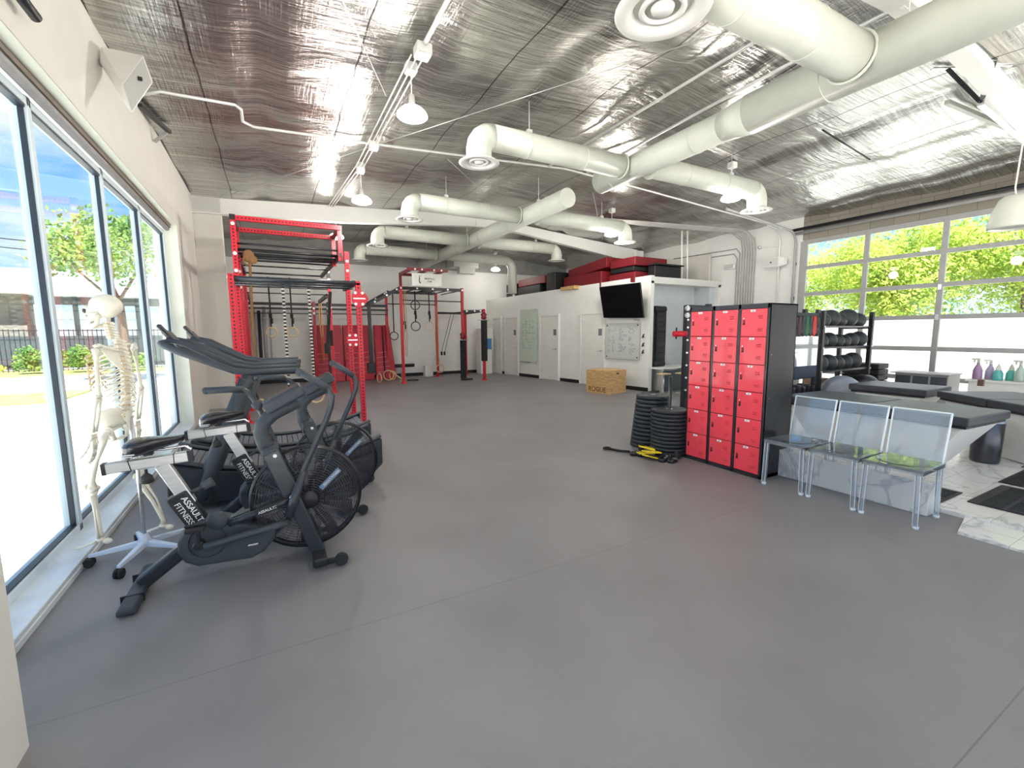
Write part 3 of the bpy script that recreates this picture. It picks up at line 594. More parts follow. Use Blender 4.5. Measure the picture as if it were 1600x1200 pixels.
# ================================================================ AIR BIKES (built round y=0, x forward, then placed)
M_wire = pm('black_wire', (.10, .10, .12), .25, .6); M_blade = pm('smoked_fan_blade', (.03, .03, .04), .3)
def make_bike(label):
    global ORG
    t = thing('air_bike', label, 'exercise bike', (0, 0, 0), 'air bikes by the left windows')
    y = 0
    # rear and front floor bars
    m = MB(); m.hexa([(-.84, -.29, 0.012), (-.74, -.29, .012), (-.74, .27, .012), (-.84, .27, .012)], [(-.83, -.29, .055), (-.75, -.29, .055), (-.735, .27, .055), (-.815, .27, .055)])
    r = m.build('rear_foot', M_soft, t, bevel=.015, seg=3)
    MB().box((-.79, -.14, .035), (.11, .012, .05)).box((-.79, .12, .035), (.11, .012, .05)).build('foot_band', M_black, r)
    m = MB(); m.beam((.20, -.3, .06), (.20, .3, .06), .09, .06); f = m.build('front_foot', M_black, t, bevel=.015, seg=3)
    for s in (-1, 1):
        MB().cyl((.33, s*.27-.02, .045), (.33, s*.27+.02, .045), .038, n=18).torus((.33, s*.27, .045), (0, 1, 0), .036, .008).build('transport_wheel', M_rub, t)
        MB().beam((.2, s*.27, .05), (.33, s*.27, .045), .03, .03).build('wheel_bracket', M_black, t)
    MB().beam((-.78, 0, .05), (-.48, 0, .27), .085, .085).build('rear_strut', M_navy, t, bevel=.02, seg=3)
    # body shroud
    poly = [(-.575, .30), (-.575, .22), (-.545, .155), (-.48, .115), (-.191, .095), (-.12, .125), (-.05, .20), (-.04, .26), (-.10, .30), (-.2, .33), (-.324, .385), (-.42, .405), (-.51, .375)]
    g = MB().prism(poly, (0, -.085, 0), (1, 0, 0), (0, 0, 1), (0, .17, 0)).build('chain_guard', M_soft, t, bevel=.02, seg=3)
    MB().torus((-.42, -.088, .27), (0, 1, 0), .10, .004, 30, 5).build('guard_ring', M_navy, g); MB().box((-.18, -.09, .19), (.06, .006, .012)).build('badge', M_chrome, g, bevel=.002)
    MB().lathe([(.001, -.02), (.05, -.02), (.062, 0)], (-.36, -.085, .39), (0, 1, 0), n=20).build('crank_boss', M_soft, g)
    # crank, pedals, linkage
    for s in (-1, 1):
        cx, cz_ = -.46, .27
        px, pz = (cx, cz_+.14) if s < 0 else (cx, cz_-.14)
        k = MB(); k.beam((cx, s*.125, cz_), (px, s*.125, pz), .022, .035); k.cyl((cx, s*.08, cz_), (cx, s*.14, cz_), .03); cr = k.build('crank_arm', M_black, t, bevel=.004)
        MB().box((px, s*.20, pz), (.10, .10, .025)).box((px, s*.20, pz+.018), (.11, .02, .012)).build('pedal', M_black, cr, bevel=.006)
        MB().tube([(-.43, s*.155, .265), (-.15, s*.175, .31), (.03, s*.2, .34)], .027, 12, flat=.8).build('push_rod', M_soft, t)
    # seat post assembly
    MB().beam((-.62, 0, .77), (-.50, 0, .50), .052, .075, up=(1, 0, 0)).build('seat_post', M_alu, t, bevel=.006, seg=2)
    sl = MB().beam((-.565, 0, .575), (-.455, 0, .345), .085, .115, up=(1, 0, 0)).build('seat_post_sleeve', M_black, t, bevel=.012, seg=2)
    ax = Vector((.11, 0, -.23)).normalized()
    up_ = Vector((0, -1, 0)).cross(ax)
    text('ASSAULT', 'lettering', M_text, sl, Vector((-.487, -.0435, .475)), ax, (.9, 0, .43), .046, bold=2.2)
    text('FITNESS', 'lettering', M_text, sl, Vector((-.530, -.0435, .452)), ax, (.9, 0, .43), .046)
    kb = MB().cyl((-.49, -.0, .57), (-.40, -.0, .61), .012).cyl((-.43, 0, .597), (-.375, 0, .622), .026, .032).build('adjuster_knob', M_soft, t)
    MB().cyl((-.70, 0, .75), (-.70, 0, .72), .008).lathe([(.012, 0), (.028, -.015), (.036, -.05), (.02, -.06), (.001, -.06)], (-.70, 0, .725), n=16).build('slider_knob', M_rub, t)
    r = MB().beam((-.89, 0, .782), (-.475, 0, .805), .052, .062).build('seat_rail', M_alu, t, bevel=.005)
    for a_, b2_, w_, h_, nm_ in (((-.895, 0, .782), (-.875, 0, .783), .056, .066, 'rail_cap'), ((-.49, 0, .804), (-.465, 0, .806), .058, .072, 'rail_cap'), ((-.770, 0, .788), (-.765, 0, .789), .0545, .0645, 'rail_band'), ((-.560, 0, .800), (-.555, 0, .8), .0545, .0645, 'rail_band')): MB().beam(a_, b2_, w_, h_).build(nm_, M_black, r)
    MB().tube([(-.70, .0, .83), (-.70, 0, .865), (-.60, 0, .862), (-.50, 0, .868), (-.475, 0, .85), (-.48, 0, .815)], .008, 8).build('seat_bracket', M_chrome, t)
    st = MB(); xs = [(-.80, .02, .03), (-.79, .07, .055), (-.755, .105, .066), (-.70, .115, .062), (-.65, .085, .05), (-.60, .05, .038), (-.55, .036, .030), (-.51, .03, .024), (-.495, .02, .014)]
    vs = []; n = 16
    for i, (x, w, h) in enumerate(xs):
        zc = .885 + .040*(i/8)**1.0 + (.0 if i > 2 else -.01*(2-i))
        for k in range(n): a = 2*PI*k/n; vs.append((x, w*math.cos(a), zc+h*math.sin(a)*(1 if math.sin(a) < 0 else .75) + .012*abs(math.cos(a))**2))
    fs = [(i*n+k, i*n+(k+1) % n, (i+1)*n+(k+1) % n, (i+1)*n+k) for i in range(len(xs)-1) for k in range(n)]
    fs += [tuple(range(n))[::-1], tuple((len(xs)-1)*n+k for k in range(n))]
    se = st.add(vs, fs, None, True).build('saddle', pm('glossy_saddle_vinyl', (.02, .02, .024), .25, coat=.4), t, subsurf=1)
    MB().box((-.757, -.104, .868), (.07, .003, .006)).box((-.757, -.104, .857), (.05, .003, .005)).build('saddle_lettering', M_text, se)
    MB().box((-.68, 0, .855), (.05, .04, .04)).build('seat_clamp', M_black, t, bevel=.006)
    # fork legs either side of the fan
    for s in (-1, 1):
        k = MB(); k.beam((-.045, s*.105, .79), (.06, s*.125, .50), .018, .105, up=(1, 0, 0)); k.beam((.06, s*.125, .50), (.20, s*.135, .07), .05, .085, up=(1, 0, 0)); k.build('fork_leg', M_navy, t, bevel=.01, seg=2)
        MB().lathe([(.001, -.012), (.028, -.012), (.034, 0)], (.075, s*.16, .475), (0, -s, 0), n=18).cyl((.075, s*.1, .475), (.075, s*.165, .475), .022).build('pivot_bolt', M_chrome, t)
    MB().beam((-.045, -.11, .77), (-.045, .11, .77), .1, .09).build('mast_bracket', M_soft, t, bevel=.01); MB().cyl((-.02, -.118, .765), (-.02, -.112, .765), .012).build('bolt', M_bolt, t)
    MB().beam((-.36, 0, .33), (.05, 0, .44), .07, .05).build('frame_tube', M_navy, t, bevel=.01)
    MB().tube([(-.30, -.09, .36), (-.18, -.12, .40), (-.02, -.15, .45), (.06, -.15, .475)], .022, 10).build('side_tube', M_navy, t)
    lb = MB().hexa([(-.15, -.165, .395), (.02, -.165, .435), (.02, -.16, .435), (-.15, -.16, .395)], [(-.15, -.165, .44), (.02, -.165, .48), (.02, -.16, .48), (-.15, -.16, .44)]).build('name_plate', M_black, t)
    text('ASSAULTBIKE', 'lettering', M_text, lb, (-.065, -.167, .437), (.17, 0, .04), (-.04, 0, .17), .024, bold=2)
    # mast and console
    MB().tube([(-.045, 0, .73), (-.075, 0, .82), (-.092, 0, .90), (-.075, 0, .965), (-.02, 0, 1.02), (.05, 0, 1.055), (.14, 0, 1.095)], .046, 16).build('mast', M_soft, t)
    MB().tube([(-.03, .0, .74), (-.06, 0, .82), (-.06, 0, .89)], .03, 10).build('mast_tube', M_black, t)
    c = MB().beam((-.06, 0, 1.065), (.17, 0, 1.185), .24, .075).build('console', M_soft, t, bevel=.02, seg=3)
    MB().beam((-.04, 0, 1.118), (.14, 0, 1.212), .18, .004).build('screen', M_black, c)
    MB().lathe([(.02, 0), (.03, .02), (.03, .05), (.001, .055)], (-.085, -.05, 1.07), (-.5, 0, .86), n=14).build('console_knob', M_soft, c)
    # moving arms
    near = [(.035, -.22, .387), (.07, -.215, .481), (.136, -.23, .675), (.286, -.26, 1.0), (.318, -.265, 1.09), (.325, -.268, 1.15), (.300, -.27, 1.20), (.231, -.27, 1.255), (.147, -.27, 1.31)]
    far = [(.08, .215, .40), (.07, .215, .481), (.01, .23, .70), (-.085, .26, .99), (-.126, .265, 1.092), (-.15, .268, 1.135), (-.19, .27, 1.165), (-.27, .27, 1.172), (-.40, .27, 1.172)]
    for pts in (near, far):
        a = MB().tube(pts, .019, 12).build('handle_arm', M_navy, t)
        MB().tube(pts[-3:], .0225, 12).sph(pts[-1], .024, 12, 8).build('grip', M_soft, a)
        MB().tube(pts[:3], [.028, .03, .02], 12).build('arm_socket', M_navy, a)
    # fan cage
    cx, cz_, R = .165, .43, .345
    cg = MB(); cg.torus((cx, 0, cz_), (0, 1, 0), R, .012, 56, 8); ring = cg.build('cage_rim', M_black, t)
    MB().lathe([(R, -.05), (R+.004, -.05), (R+.004, .05), (R, .05)], (cx, 0, cz_), (0, 1, 0), n=56).build('cage_band', pm('dark_translucent_band', (.02, .02, .025), .3), t)
    w = MB()
    for s in (-1, 1):
        for k in range(17):
            r_ = .075+k*.0163; off = .095-.045*(k/16)**3
            w.torus((cx, s*off, cz_), (0, 1, 0), r_, .0016, 40, 4)
        for k in range(24):
            a = 2*PI*k/24; ca, sa = math.cos(a), math.sin(a)
            w.tube([(cx+ca*.06, s*.096, cz_+sa*.06), (cx+ca*.24, s*.085, cz_+sa*.24), (cx+ca*R, s*.048, cz_+sa*R)], .0022, 4)
    w.build('cage_wire', M_wire, ring)
    b_ = MB()
    for k in range(10):
        a = 2*PI*k/10+.2; u = Vector((math.cos(a), 0, math.sin(a))); v = Vector((-math.sin(a)*.5, .87, math.cos(a)*.5))
        c_ = Vector((cx, 0, cz_)); p = c_+u*.06; q = c_+u*.315
        b_.hexa([p-v*.05, p+v*.05, p+v*.05+u*.001, p-v*.05+u*.001] and [p-v*.05, q-v*.055, q+v*.055, p+v*.05], [x_+v.cross(u)*.004 for x_ in (p-v*.05, q-v*.055, q+v*.055, p+v*.05)])
    b_.build('fan_blade_set', M_blade, t)
    MB().lathe([(.001, -.105), (.05, -.104), (.062, -.09), (.062, .09), (.05, .104), (.001, .105)], (cx, 0, cz_), (0, 1, 0), n=24).build('fan_hub', M_black, t)
    tx = Vector((math.cos(.72), 0, math.sin(.72)))
    lb2 = MB().beam(Vector((cx, -.1, cz_))+tx*.10, Vector((cx, -.085, cz_))+tx*.27, .003, .035, up=(-.6, 0, .7)).build('cage_label', pm('grey_blue_label', (.12, .18, .28), .4), ring)
    text('ASSAULT FITNESS', 'lettering', M_text, lb2, Vector((cx, -.0985, cz_))+tx*.19, tx, (-tx.z, 0, tx.x), .019, bold=1.5)
    return t
bike = make_bike('black air bike nearest the camera, with a large caged fan wheel')
bike.location = (0, 3.3, 0)
dup(bike, (.28, 4.1, 0), label='second black air bike, behind the nearest one, before the treadmills')

# ================================================================ CURVED TREADMILLS
M_belt = pm('grey_rubber_slat', (.14, .15, .165), .5, bump=.1)
def make_tread(label):
    t = thing('curved_treadmill', label, 'treadmill', (0, 0, 0), 'curved treadmills by the left windows')
    def zc(x): return .27+.16*((x-.05)/.85)**2
    n = 16; xs = [-.85+1.8*i/n for i in range(n+1)]
    for s in (-1, 1):
        poly = [(x, zc(x)+.015) for x in xs]+[(.95, .2), (.80, .06), (-.6, .06), (-.85, .16)]
        MB().prism(poly, (0, s*.36-.035, 0), (1, 0, 0), (0, 0, 1), (0, .07, 0)).build('side_panel', M_navy, t, bevel=.01)
        MB().tube([(x, s*.325, zc(x)+.035) for x in xs], .045, 8, flat=.35).build('side_rail', M_soft, t)
    b_ = MB(); N_ = 30
    for i in range(N_):
        x0 = -.80+1.7*i/N_; x1 = x0+1.7/N_-.006; b_.hexa([(x0, -.28, zc(x0)-.02), (x1, -.28, zc(x1)-.02), (x1, .28, zc(x1)-.02), (x0, .28, zc(x0)-.02)], [(x0, -.28, zc(x0)+.018), (x1, -.28, zc(x1)+.018), (x1, .28, zc(x1)+.018), (x0, .28, zc(x0)+.018)])
    b_.build('slat_belt', M_belt, t)
    MB().box((0, 0, .13), (1.5, .6, .12)).build('base_frame', M_black, t)
    for x in (-.78, .82):
        MB().cyl((x, -.34, .05), (x, -.28, .05), .05).cyl((x, .28, .05), (x, .34, .05), .05).build('floor_foot', M_rub, t)
    MB().cyl((-.58, -.40, .14), (-.58, -.37, .14), .075, n=24).torus((-.58, -.40, .14), (0, 1, 0), .05, .008).build('axle_cover', M_rub, t)
    for s in (-1, 1):
        MB().tube([(-.62, s*.34, .10), (-.50, s*.34, .42), (-.21, s*.31, 1.13)], [.075, .075, .065], 16).build('upright', M_soft, t)
        hr = MB().tube([(.22, s*.33, 1.20), (-.15, s*.33, 1.20), (-.30, s*.32, 1.22), (-.70, s*.30, 1.405), (-.79, s*.27, 1.455), (-.82, s*.2, 1.47), (-.83, 0, 1.475)], .030, 12).build('handrail', M_soft, t)
        MB().tube([(.23, s*.27, 1.235), (-.16, s*.27, 1.235), (-.32, s*.26, 1.27), (-.66, s*.24, 1.47), (-.78, s*.22, 1.50)], .024, 12).build('upper_rail', M_soft, t)
    MB().beam((-.71, -.22, 1.47), (-.83, -.22, 1.63), .05, .035).build('phone_post', M_black, t, bevel=.01); MB().beam((-.70, 0, 1.42), (-.82, 0, 1.58), .30, .03).build('console', M_soft, t, bevel=.01)
    return t
tm = make_tread('dark curved treadmill behind the air bikes, first of the pair'); tm.location = (0, 4.98, 0)
dup(tm, (.06, 5.86, 0), label='dark curved treadmill farther from the camera, next to the red rig')

# ================================================================ ANATOMICAL SKELETON (x = its right, y = forward, z up)
sk = thing('anatomical_skeleton', 'full-size model skeleton on a wheeled stand, facing the window', 'skeleton', (0, 0, 0))
# skull
s_ = MB(); s_.sph((0, -.01, 1.735), (.072, .092, .078), 20, 14); s_.sph((0, .055, 1.70), (.052, .045, .05), 14, 10); s_.sph((0, .085, 1.725), (.045, .02, .02), 12, 6)
s_.tube([(-.06, .0, 1.69), (-.066, .04, 1.685), (-.05, .075, 1.685)], .007, 6).tube([(.06, .0, 1.69), (.066, .04, 1.685), (.05, .075, 1.685)], .007, 6).sph((0, .075, 1.655), (.032, .03, .022), 12, 8)
skull = s_.build('skull', M_bone, sk)
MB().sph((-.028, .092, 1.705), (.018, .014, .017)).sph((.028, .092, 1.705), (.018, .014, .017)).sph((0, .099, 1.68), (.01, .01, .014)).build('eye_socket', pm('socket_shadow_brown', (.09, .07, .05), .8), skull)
MB().tube([(-.052, .01, 1.68), (-.052, .018, 1.625), (-.035, .06, 1.605), (0, .09, 1.60), (.035, .06, 1.605), (.052, .018, 1.625), (.052, .01, 1.68)], [.010, .014, .012, .014, .012, .014, .010], 8).build('jaw', M_bone, sk)
MB().tube([(-.028, .075, 1.632), (0, .092, 1.63), (.028, .075, 1.632)], .007, 6).tube([(-.028, .072, 1.618), (0, .09, 1.615), (.028, .072, 1.618)], .006, 6).build('teeth', M_white, sk)
# spine
def sp(z):   # y of spine centre
    return -.045 - .03*math.sin((z-1.0)/.5*PI*.95) if z > 1.0 else -.045+.02*math.sin((1.0-z)*6)
v = MB(); d_ = MB(); z = 1.63; k = 0; hs = [.019]*7+[.027]*12+[.038]*5
for k, h in enumerate(hs):
    r_ = .017+.0006*k; y_ = sp(z) + (.03 if z > 1.52 else 0)
    v.lathe([(.001, h*.38), (r_*1.05, h*.36), (r_*.85, 0), (r_*1.05, -h*.36), (.001, -h*.38)], (0, y_, z), n=12)
    v.beam((-r_*2.0, y_-.022, z), (r_*2.0, y_-.022, z), .009, .009); v.beam((0, y_-.01, z), (0, y_-.058, z-h*.6), .007, .012)
    d_.lathe([(.001, 0), (r_*.95, 0), (r_*.95, -h*.2), (.001, -h*.2)], (0, y_, z-h*.42), n=10); d_.sph((-r_*1.2, y_-.02, z-h*.45), (.007, .006, .006), 6, 5).sph((r_*1.2, y_-.02, z-h*.45), (.007, .006, .006), 6, 5)
    z -= h
spn = v.build('spine', M_bone, sk); d_.build('spinal_disc', M_bone2, spn)
zp = z
# ribs
rb = MB(); 
for k in range(12):
    z0 = 1.475-.028*k; w = [.055, .085, .105, .118, .126, .131, .134, .134, .130, .122, .105, .085][k]; dep = [.06, .09, .11, .125, .135, .142, .145, .142, .135, .12, .08, .05][k]
    drop = .035+.007*k; yb = sp(z0)
    for s in (-1, 1):
        pts = []; amax = PI*.93 if k < 7 else (PI*.80 if k < 10 else PI*.48)
        for i in range(13):
            a = amax*i/12; x = s*w*math.sin(a)*(1.0); yy = yb-.01+dep*(1-math.cos(a))*.62-.018*math.sin(a*1.0)*(1 if a < 1.2 else .6); zz = z0+.012-drop*(a/PI)*1.9 + (.03*max(0, (a/PI-.75)*4) if k > 3 else 0)
            pts.append((x, yy, zz))
        rb.tube(pts, [.0065]*10+[.006, .006, .006], 6, flat=.7)
rb.build('rib_cage', M_bone, sk)
MB().hexa([(-.012, .10, 1.25), (.012, .10, 1.25), (.012, .108, 1.25), (-.012, .108, 1.25)], [(-.025, .045, 1.445), (.025, .045, 1.445), (.025, .055, 1.445), (-.025, .055, 1.445)]).build('sternum', M_bone, sk, bevel=.004)
ch = MB()
for k in range(6):
    for s in (-1, 1): ch.tube([(s*.012, .09-.004*k, 1.42-.03*k), (s*.05, .11-.003*k, 1.40-.036*k), (s*.075, .085, 1.385-.04*k)], .006, 6)
ch.build('costal_cartilage', M_bone2, sk)
for s in (-1, 1):
    MB().tube([(s*.02, .045, 1.455), (s*.07, .03, 1.475), (s*.12, -.01, 1.475), (s*.165, -.03, 1.485)], .0075, 8).build('clavicle', M_bone, sk)
    MB().add([(s*.070, -.100, 1.445), (s*.160, -.055, 1.465), (s*.135, -.080, 1.39), (s*.085, -.11, 1.32)]+[(s*.070, -.092, 1.445), (s*.160, -.047, 1.465), (s*.135, -.072, 1.39), (s*.085, -.102, 1.32)], [(0, 1, 2, 3), (7, 6, 5, 4), (0, 1, 5, 4), (1, 2, 6, 5), (2, 3, 7, 6), (3, 0, 4, 7)]).tube([(s*.06, -.105, 1.44), (s*.12, -.095, 1.455), (s*.18, -.05, 1.49)], .008, 6).sph((s*.178, -.045, 1.48), (.018, .022, .012), 8, 6).build('shoulder_blade', M_bone, sk)
    # arm
    a = MB(); sh = Vector((s*.185, -.04, 1.455)); el = Vector((s*.21, -.045, 1.165)); wr = Vector((s*.215, .0, .935))
    a.tube([sh+Vector((-s*.012, 0, .0)), sh, sh+(el-sh)*.12, sh+(el-sh)*.5, sh+(el-sh)*.92, el], [.017, .022, .013, .0105, .013, .02], 10).sph(el, (.028, .015, .014), 10, 6)
    arm = a.build('upper_arm_bone', M_bone, sk)
    f = MB(); 
    for q in (-.011, .013): f.tube([el+Vector((q, 0, -.012)), el+(wr-el)*.3+Vector((q*1.6, 0, 0)), el+(wr-el)*.7+Vector((q*1.7, 0, 0)), wr+Vector((q, 0, .005))], [.011, .0075, .0075, .011], 8)
    f.build('forearm_bone', M_bone, sk)
    h = MB(); 
    for q in range(8): h.sph(wr+Vector(((q % 4-1.5)*.012, .003, -.012-.014*(q//4))), (.0085, .009, .0085), 8, 6)
    for q in range(5):
        x0 = (q-2)*.013; L = [.055, .07, .075, .07, .055][q]; p = wr+Vector((x0, .004, -.034)); dr = Vector((x0*.9, .012+.004*q, -1)).normalized()
        if q == 0: dr = Vector((-.55, .35, -.8)).normalized() if s > 0 else Vector((-.3, .2, -1)).normalized()
        if q == 4 and s < 0: dr = Vector((.55, .35, -.8)).normalized()
        pos = p; bend = 0
        for m_, L2 in enumerate((L*.95, L*.62, L*.42, L*.33)):
            e_ = pos+dr*L2; h.tube([pos, pos+dr*L2*.5, e_], [.0062, .004, .0062], 6); pos = e_; dr = (dr+Vector((0, .22, .02))).normalized()
    h.build('hand_bones', M_bone, sk)
# pelvis
p = MB()
for s in (-1, 1):
    vs = []; grid = []
    prof = [((.022, -.062, 1.02), (.035, -.07, .955)), ((.06, -.07, 1.06), (.05, -.06, .95)), ((.105, -.04, 1.075), (.075, -.03, .935)), ((.135, .01, 1.06), (.085, .005, .925)), ((.128, .055, 1.02), (.075, .03, .92))]
    for a_, b_ in prof:
        for q in range(4): u = q/3; vs.append((s*(a_[0]*(1-u)+b_[0]*u), a_[1]*(1-u)+b_[1]*u+.01*math.sin(PI*u), a_[2]*(1-u)+b_[2]*u))
    k0 = len(vs); vs += [(x-s*.010, y, z_+.002) for x, y, z_ in vs]
    fs = []
    for i in range(4):
        for q in range(3):
            a0 = i*4+q; fs += [(a0, a0+1, a0+5, a0+4), (k0+a0, k0+a0+4, k0+a0+5, k0+a0+1)]
    for i in range(4): fs += [(i*4, i*4+4, k0+i*4+4, k0+i*4), (i*4+3, k0+i*4+3, k0+i*4+7, i*4+7)]
    fs += [(0, 1, k0+1, k0), (1, 2, k0+2, k0+1), (2, 3, k0+3, k0+2), (16, k0+16, k0+17, 17), (17, k0+17, k0+18, 18), (18, k0+18, k0+19, 19)]
    p.add(vs, fs, None, True)
    p.tube([(s*.078, .02, .93), (s*.05, .055, .905), (s*.012, .075, .89)], .011, 8).tube([(s*.075, -.01, .91), (s*.06, -.01, .855), (s*.035, .035, .84), (s*.012, .072, .88)], .012, 8).torus((s*.088, .0, .915), (s, .2, -.2), .026, .009, 18, 6)
p.lathe([(.045, 0), (.035, -.05), (.018, -.10), (.006, -.14)], (0, -.05, 1.04), (0, .15, 1), n=12)
p.build('pelvis', M_bone, sk)
for s in (-1, 1):
    hip = Vector((s*.095, .0, .915)); kn = Vector((s*.088, .13 if s < 0 else -.05, .54)); an = Vector((s*.080, .12 if s < 0 else -.17, .20))
    f = MB(); f.sph(hip, .024, 12, 8).tube([hip, hip+Vector((s*.04, 0, -.025)), hip+Vector((s*.048, 0, -.06)), hip+(kn-hip)*.5+Vector((s*.015, .012, 0)), kn+Vector((0, 0, .05)), kn], [.014, .02, .017, .0135, .018, .026], 10).sph(kn+Vector((.018, -.006, -.004)), (.021, .026, .02), 10, 6).sph(kn+Vector((-.018, -.006, -.004)), (.021, .026, .02), 10, 6); f.build('thigh_bone', M_bone, sk)
    MB().sph(kn+Vector((0, .032, .012)), (.02, .01, .022), 10, 6).build('kneecap', M_bone, sk)
    f = MB(); f.tube([kn+Vector((0, 0, -.02)), kn+Vector((0, 0, -.05)), kn+(an-kn)*.5, an+Vector((0, 0, .02)), an], [.03, .019, .0115, .013, .019], 10).tube([kn+Vector((s*.032, -.01, -.045)), kn+(an-kn)*.5+Vector((s*.036, -.01, 0)), an+Vector((s*.026, 0, -.005))], [.009, .006, .009], 8); f.build('shin_bone', M_bone, sk)
    f = MB(); f.sph(an+Vector((0, -.035, -.035)), (.018, .03, .02), 10, 8).sph(an+Vector((0, .005, -.022)), (.02, .028, .018), 10, 8)
    for q in range(5): 
        x0 = (q-2)*.013; f.tube([an+Vector((x0*.6, .025, -.03)), an+Vector((x0, .06, -.042)), an+Vector((x0*1.15, .105, -.058))], [.009, .005, .007], 6).tube([an+Vector((x0*1.15, .107, -.058)), an+Vector((x0*1.2, .145-.006*abs(q-1), -.064))], [.006, .005], 6)
    f.build('foot_bones', M_bone, sk)
# stand
MB().cyl((0, -.09, .12), (0, -.09, 1.0), .011, n=12).build('stand_pole', M_alu, sk)
sb = MB().lathe([(.045, 0), (.05, .04), (.03, .06), (.02, .09), (.001, .09)], (0, -.09, .075), n=20).build('stand_hub', M_leg, sk)
for k in range(5):
    a = 2*PI*k/5+PI/2+.35; u = Vector((math.cos(a), math.sin(a), 0)); c0 = Vector((0, -.09, .1))
    w_ = Vector((-u.y, u.x, 0)); q = c0+u*.30+Vector((0, 0, -.02))
    MB().hexa([c0+w_*.028+u*.02-Vector((0, 0, .02)), c0-w_*.028+u*.02-Vector((0, 0, .02)), q-w_*.013-Vector((0, 0, .014)), q+w_*.013-Vector((0, 0, .014))], [c0+w_*.02+u*.02+Vector((0, 0, .02)), c0-w_*.02+u*.02+Vector((0, 0, .02)), q-w_*.011+Vector((0, 0, .008)), q+w_*.011+Vector((0, 0, .008))]).build('stand_leg', M_leg, sk, bevel=.004)
    MB().cyl(q+w_*.02-Vector((0, 0, .047)), q+w_*.006-Vector((0, 0, .047)), .032, n=16).cyl(q-w_*.006-Vector((0, 0, .047)), q-w_*.02-Vector((0, 0, .047)), .032, n=16).box(q-Vector((0, 0, .03)), (.03, .03, .02)).build('caster', M_rub, sk)
sk.location = (-.945, 3.87, 0); sk.rotation_euler = (0, 0, math.radians(72))
# ================================================================ RED TRAINING RIGS
def bolt(mb, p, n=(0, -1, 0), r=.022): mb.cyl(Vector(p), Vector(p)+Vector(n)*.014, r, n=10)
def upright(rig, x, y, h, m=None, z0=0, w=.076, name='upright', foot=True):
    o = MB().beam((x, y, z0), (x, y, h), w, w, up=(0, 1, 0)).build(name, m or M_redp, rig)
    if foot and z0 == 0: MB().box((x, y, .006), (.18, .18, .012)).box((x, y, .03), (w+.02, w+.02, .05)).build('foot_plate', M_red, o)
    return o
M_bolt_w = pm('white_bolt_cap', (.85, .85, .85), .3, .2)
def bolts(par, pts, n=(0, -1, 0), r=.024):
    b = MB()
    for p in pts: bolt(b, p, n, r)
    return b.build('bolt_set', M_bolt_w, par)
rig = thing('pull_up_rig', 'tall red and black pull-up rig nearest the camera, behind the treadmills', 'rig', (.45, 9.5, 0))
XA, XB, XC = -.45, 1.32, 1.28
u1 = upright(rig, XA, 7.75, 2.42); u2 = upright(rig, XB, 7.75, 2.36)
MB().cyl((XB, 7.712, 2.36), (XB, 7.788, 2.36), .038).build('upright_cap', M_red, u2)
u3 = upright(rig, XB, 8.78, 3.02); u4 = upright(rig, -.43, 8.9, 3.5)
upright(rig, 1.24, 8.95, 3.5, z0=2.88); upright(rig, -.43, 9.85, 3.5, z0=2.9); upright(rig, 1.24, 9.85, 3.5, z0=2.9)
u5 = upright(rig, -.45, 12.4, 3.1); u6 = upright(rig, 1.40, 12.4, 2.75); u7 = upright(rig, -.45, 10.3, 3.0)
MB().beam((1.40, 12.4, 2.75), (1.40, 12.4, 3.25), .076, .076, up=(0, 1, 0)).build('upright_extension', M_blackp, rig)
upright(rig, 1.22, 14.9, 2.5); upright(rig, 1.62, 14.9, 2.5, M_blackp); upright(rig, -.6, 15.1, 2.5)
for x, y, zz in ((-.43, 8.9, 0), (-.43, 9.85, 0), (1.24, 8.95, 0), (1.24, 9.85, 0)): MB().box((x, y, 3.465), (.084, .084, .09)).build('corner_cap', M_black, rig)
for y in (8.9, 9.85): MB().beam((-.43, y, 3.46), (1.24, y, 3.46), .076, .076).build('header_beam', M_redp, rig)
for x in (-.43, 1.24):
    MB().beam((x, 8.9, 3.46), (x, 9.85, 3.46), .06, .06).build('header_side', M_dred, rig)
    MB().beam((x, 8.9, 2.98), (x, 12.4, 2.98), .05, .08).build('side_rail', M_blackp, rig)
    MB().beam((x+.02, 7.75, 2.36), (x+.02, 8.85, 2.36), .05, .08).build('side_rail', M_black, rig)
    MB().beam((x+.1*(x > 0), 12.4, 2.5), (x+.15*(x > 0), 15.0, 2.5), .06, .09).build('side_rail', M_blackp, rig)
for y, z, r in ((8.95, 3.06, .018), (9.2, 3.0, .028), (9.5, 2.98, .022), (9.85, 2.98, .035), (10.3, 2.98, .02), (11.1, 2.98, .016), (12.4, 2.98, .02)):
    MB().cyl((-.43, y, z), (1.25, y, z), r, n=10).build('monkey_bar', M_black, rig)
MB().cyl((XA, 7.75, 2.36), (XB-.03, 7.75, 2.36), .034, n=14).build('pull_up_bar', M_navy, rig)
MB().cyl((XA, 7.95, 2.33), (XB-.02, 7.95, 2.33), .018, n=12).cyl((XA, 8.15, 2.31), (XB-.02, 8.15, 2.31), .018, n=12).build('pull_up_bar', M_navy, rig)
for y, z, r in ((12.4, 2.66, .012), (12.4, 2.52, .012), (14.95, 2.14, .012)): MB().cyl((-.6, y, z), (1.45 if y < 13 else 3.45, y, z), r, n=8).build('thin_bar', M_black, rig)
MB().beam((-.6, 15.0, 2.42), (3.45, 15.0, 2.42), .05, .08).build('back_beam', M_blackp, rig); MB().beam((-.6, 14.9, 2.28), (3.45, 14.9, 2.28), .05, .06).build('back_beam', M_blackp, rig)
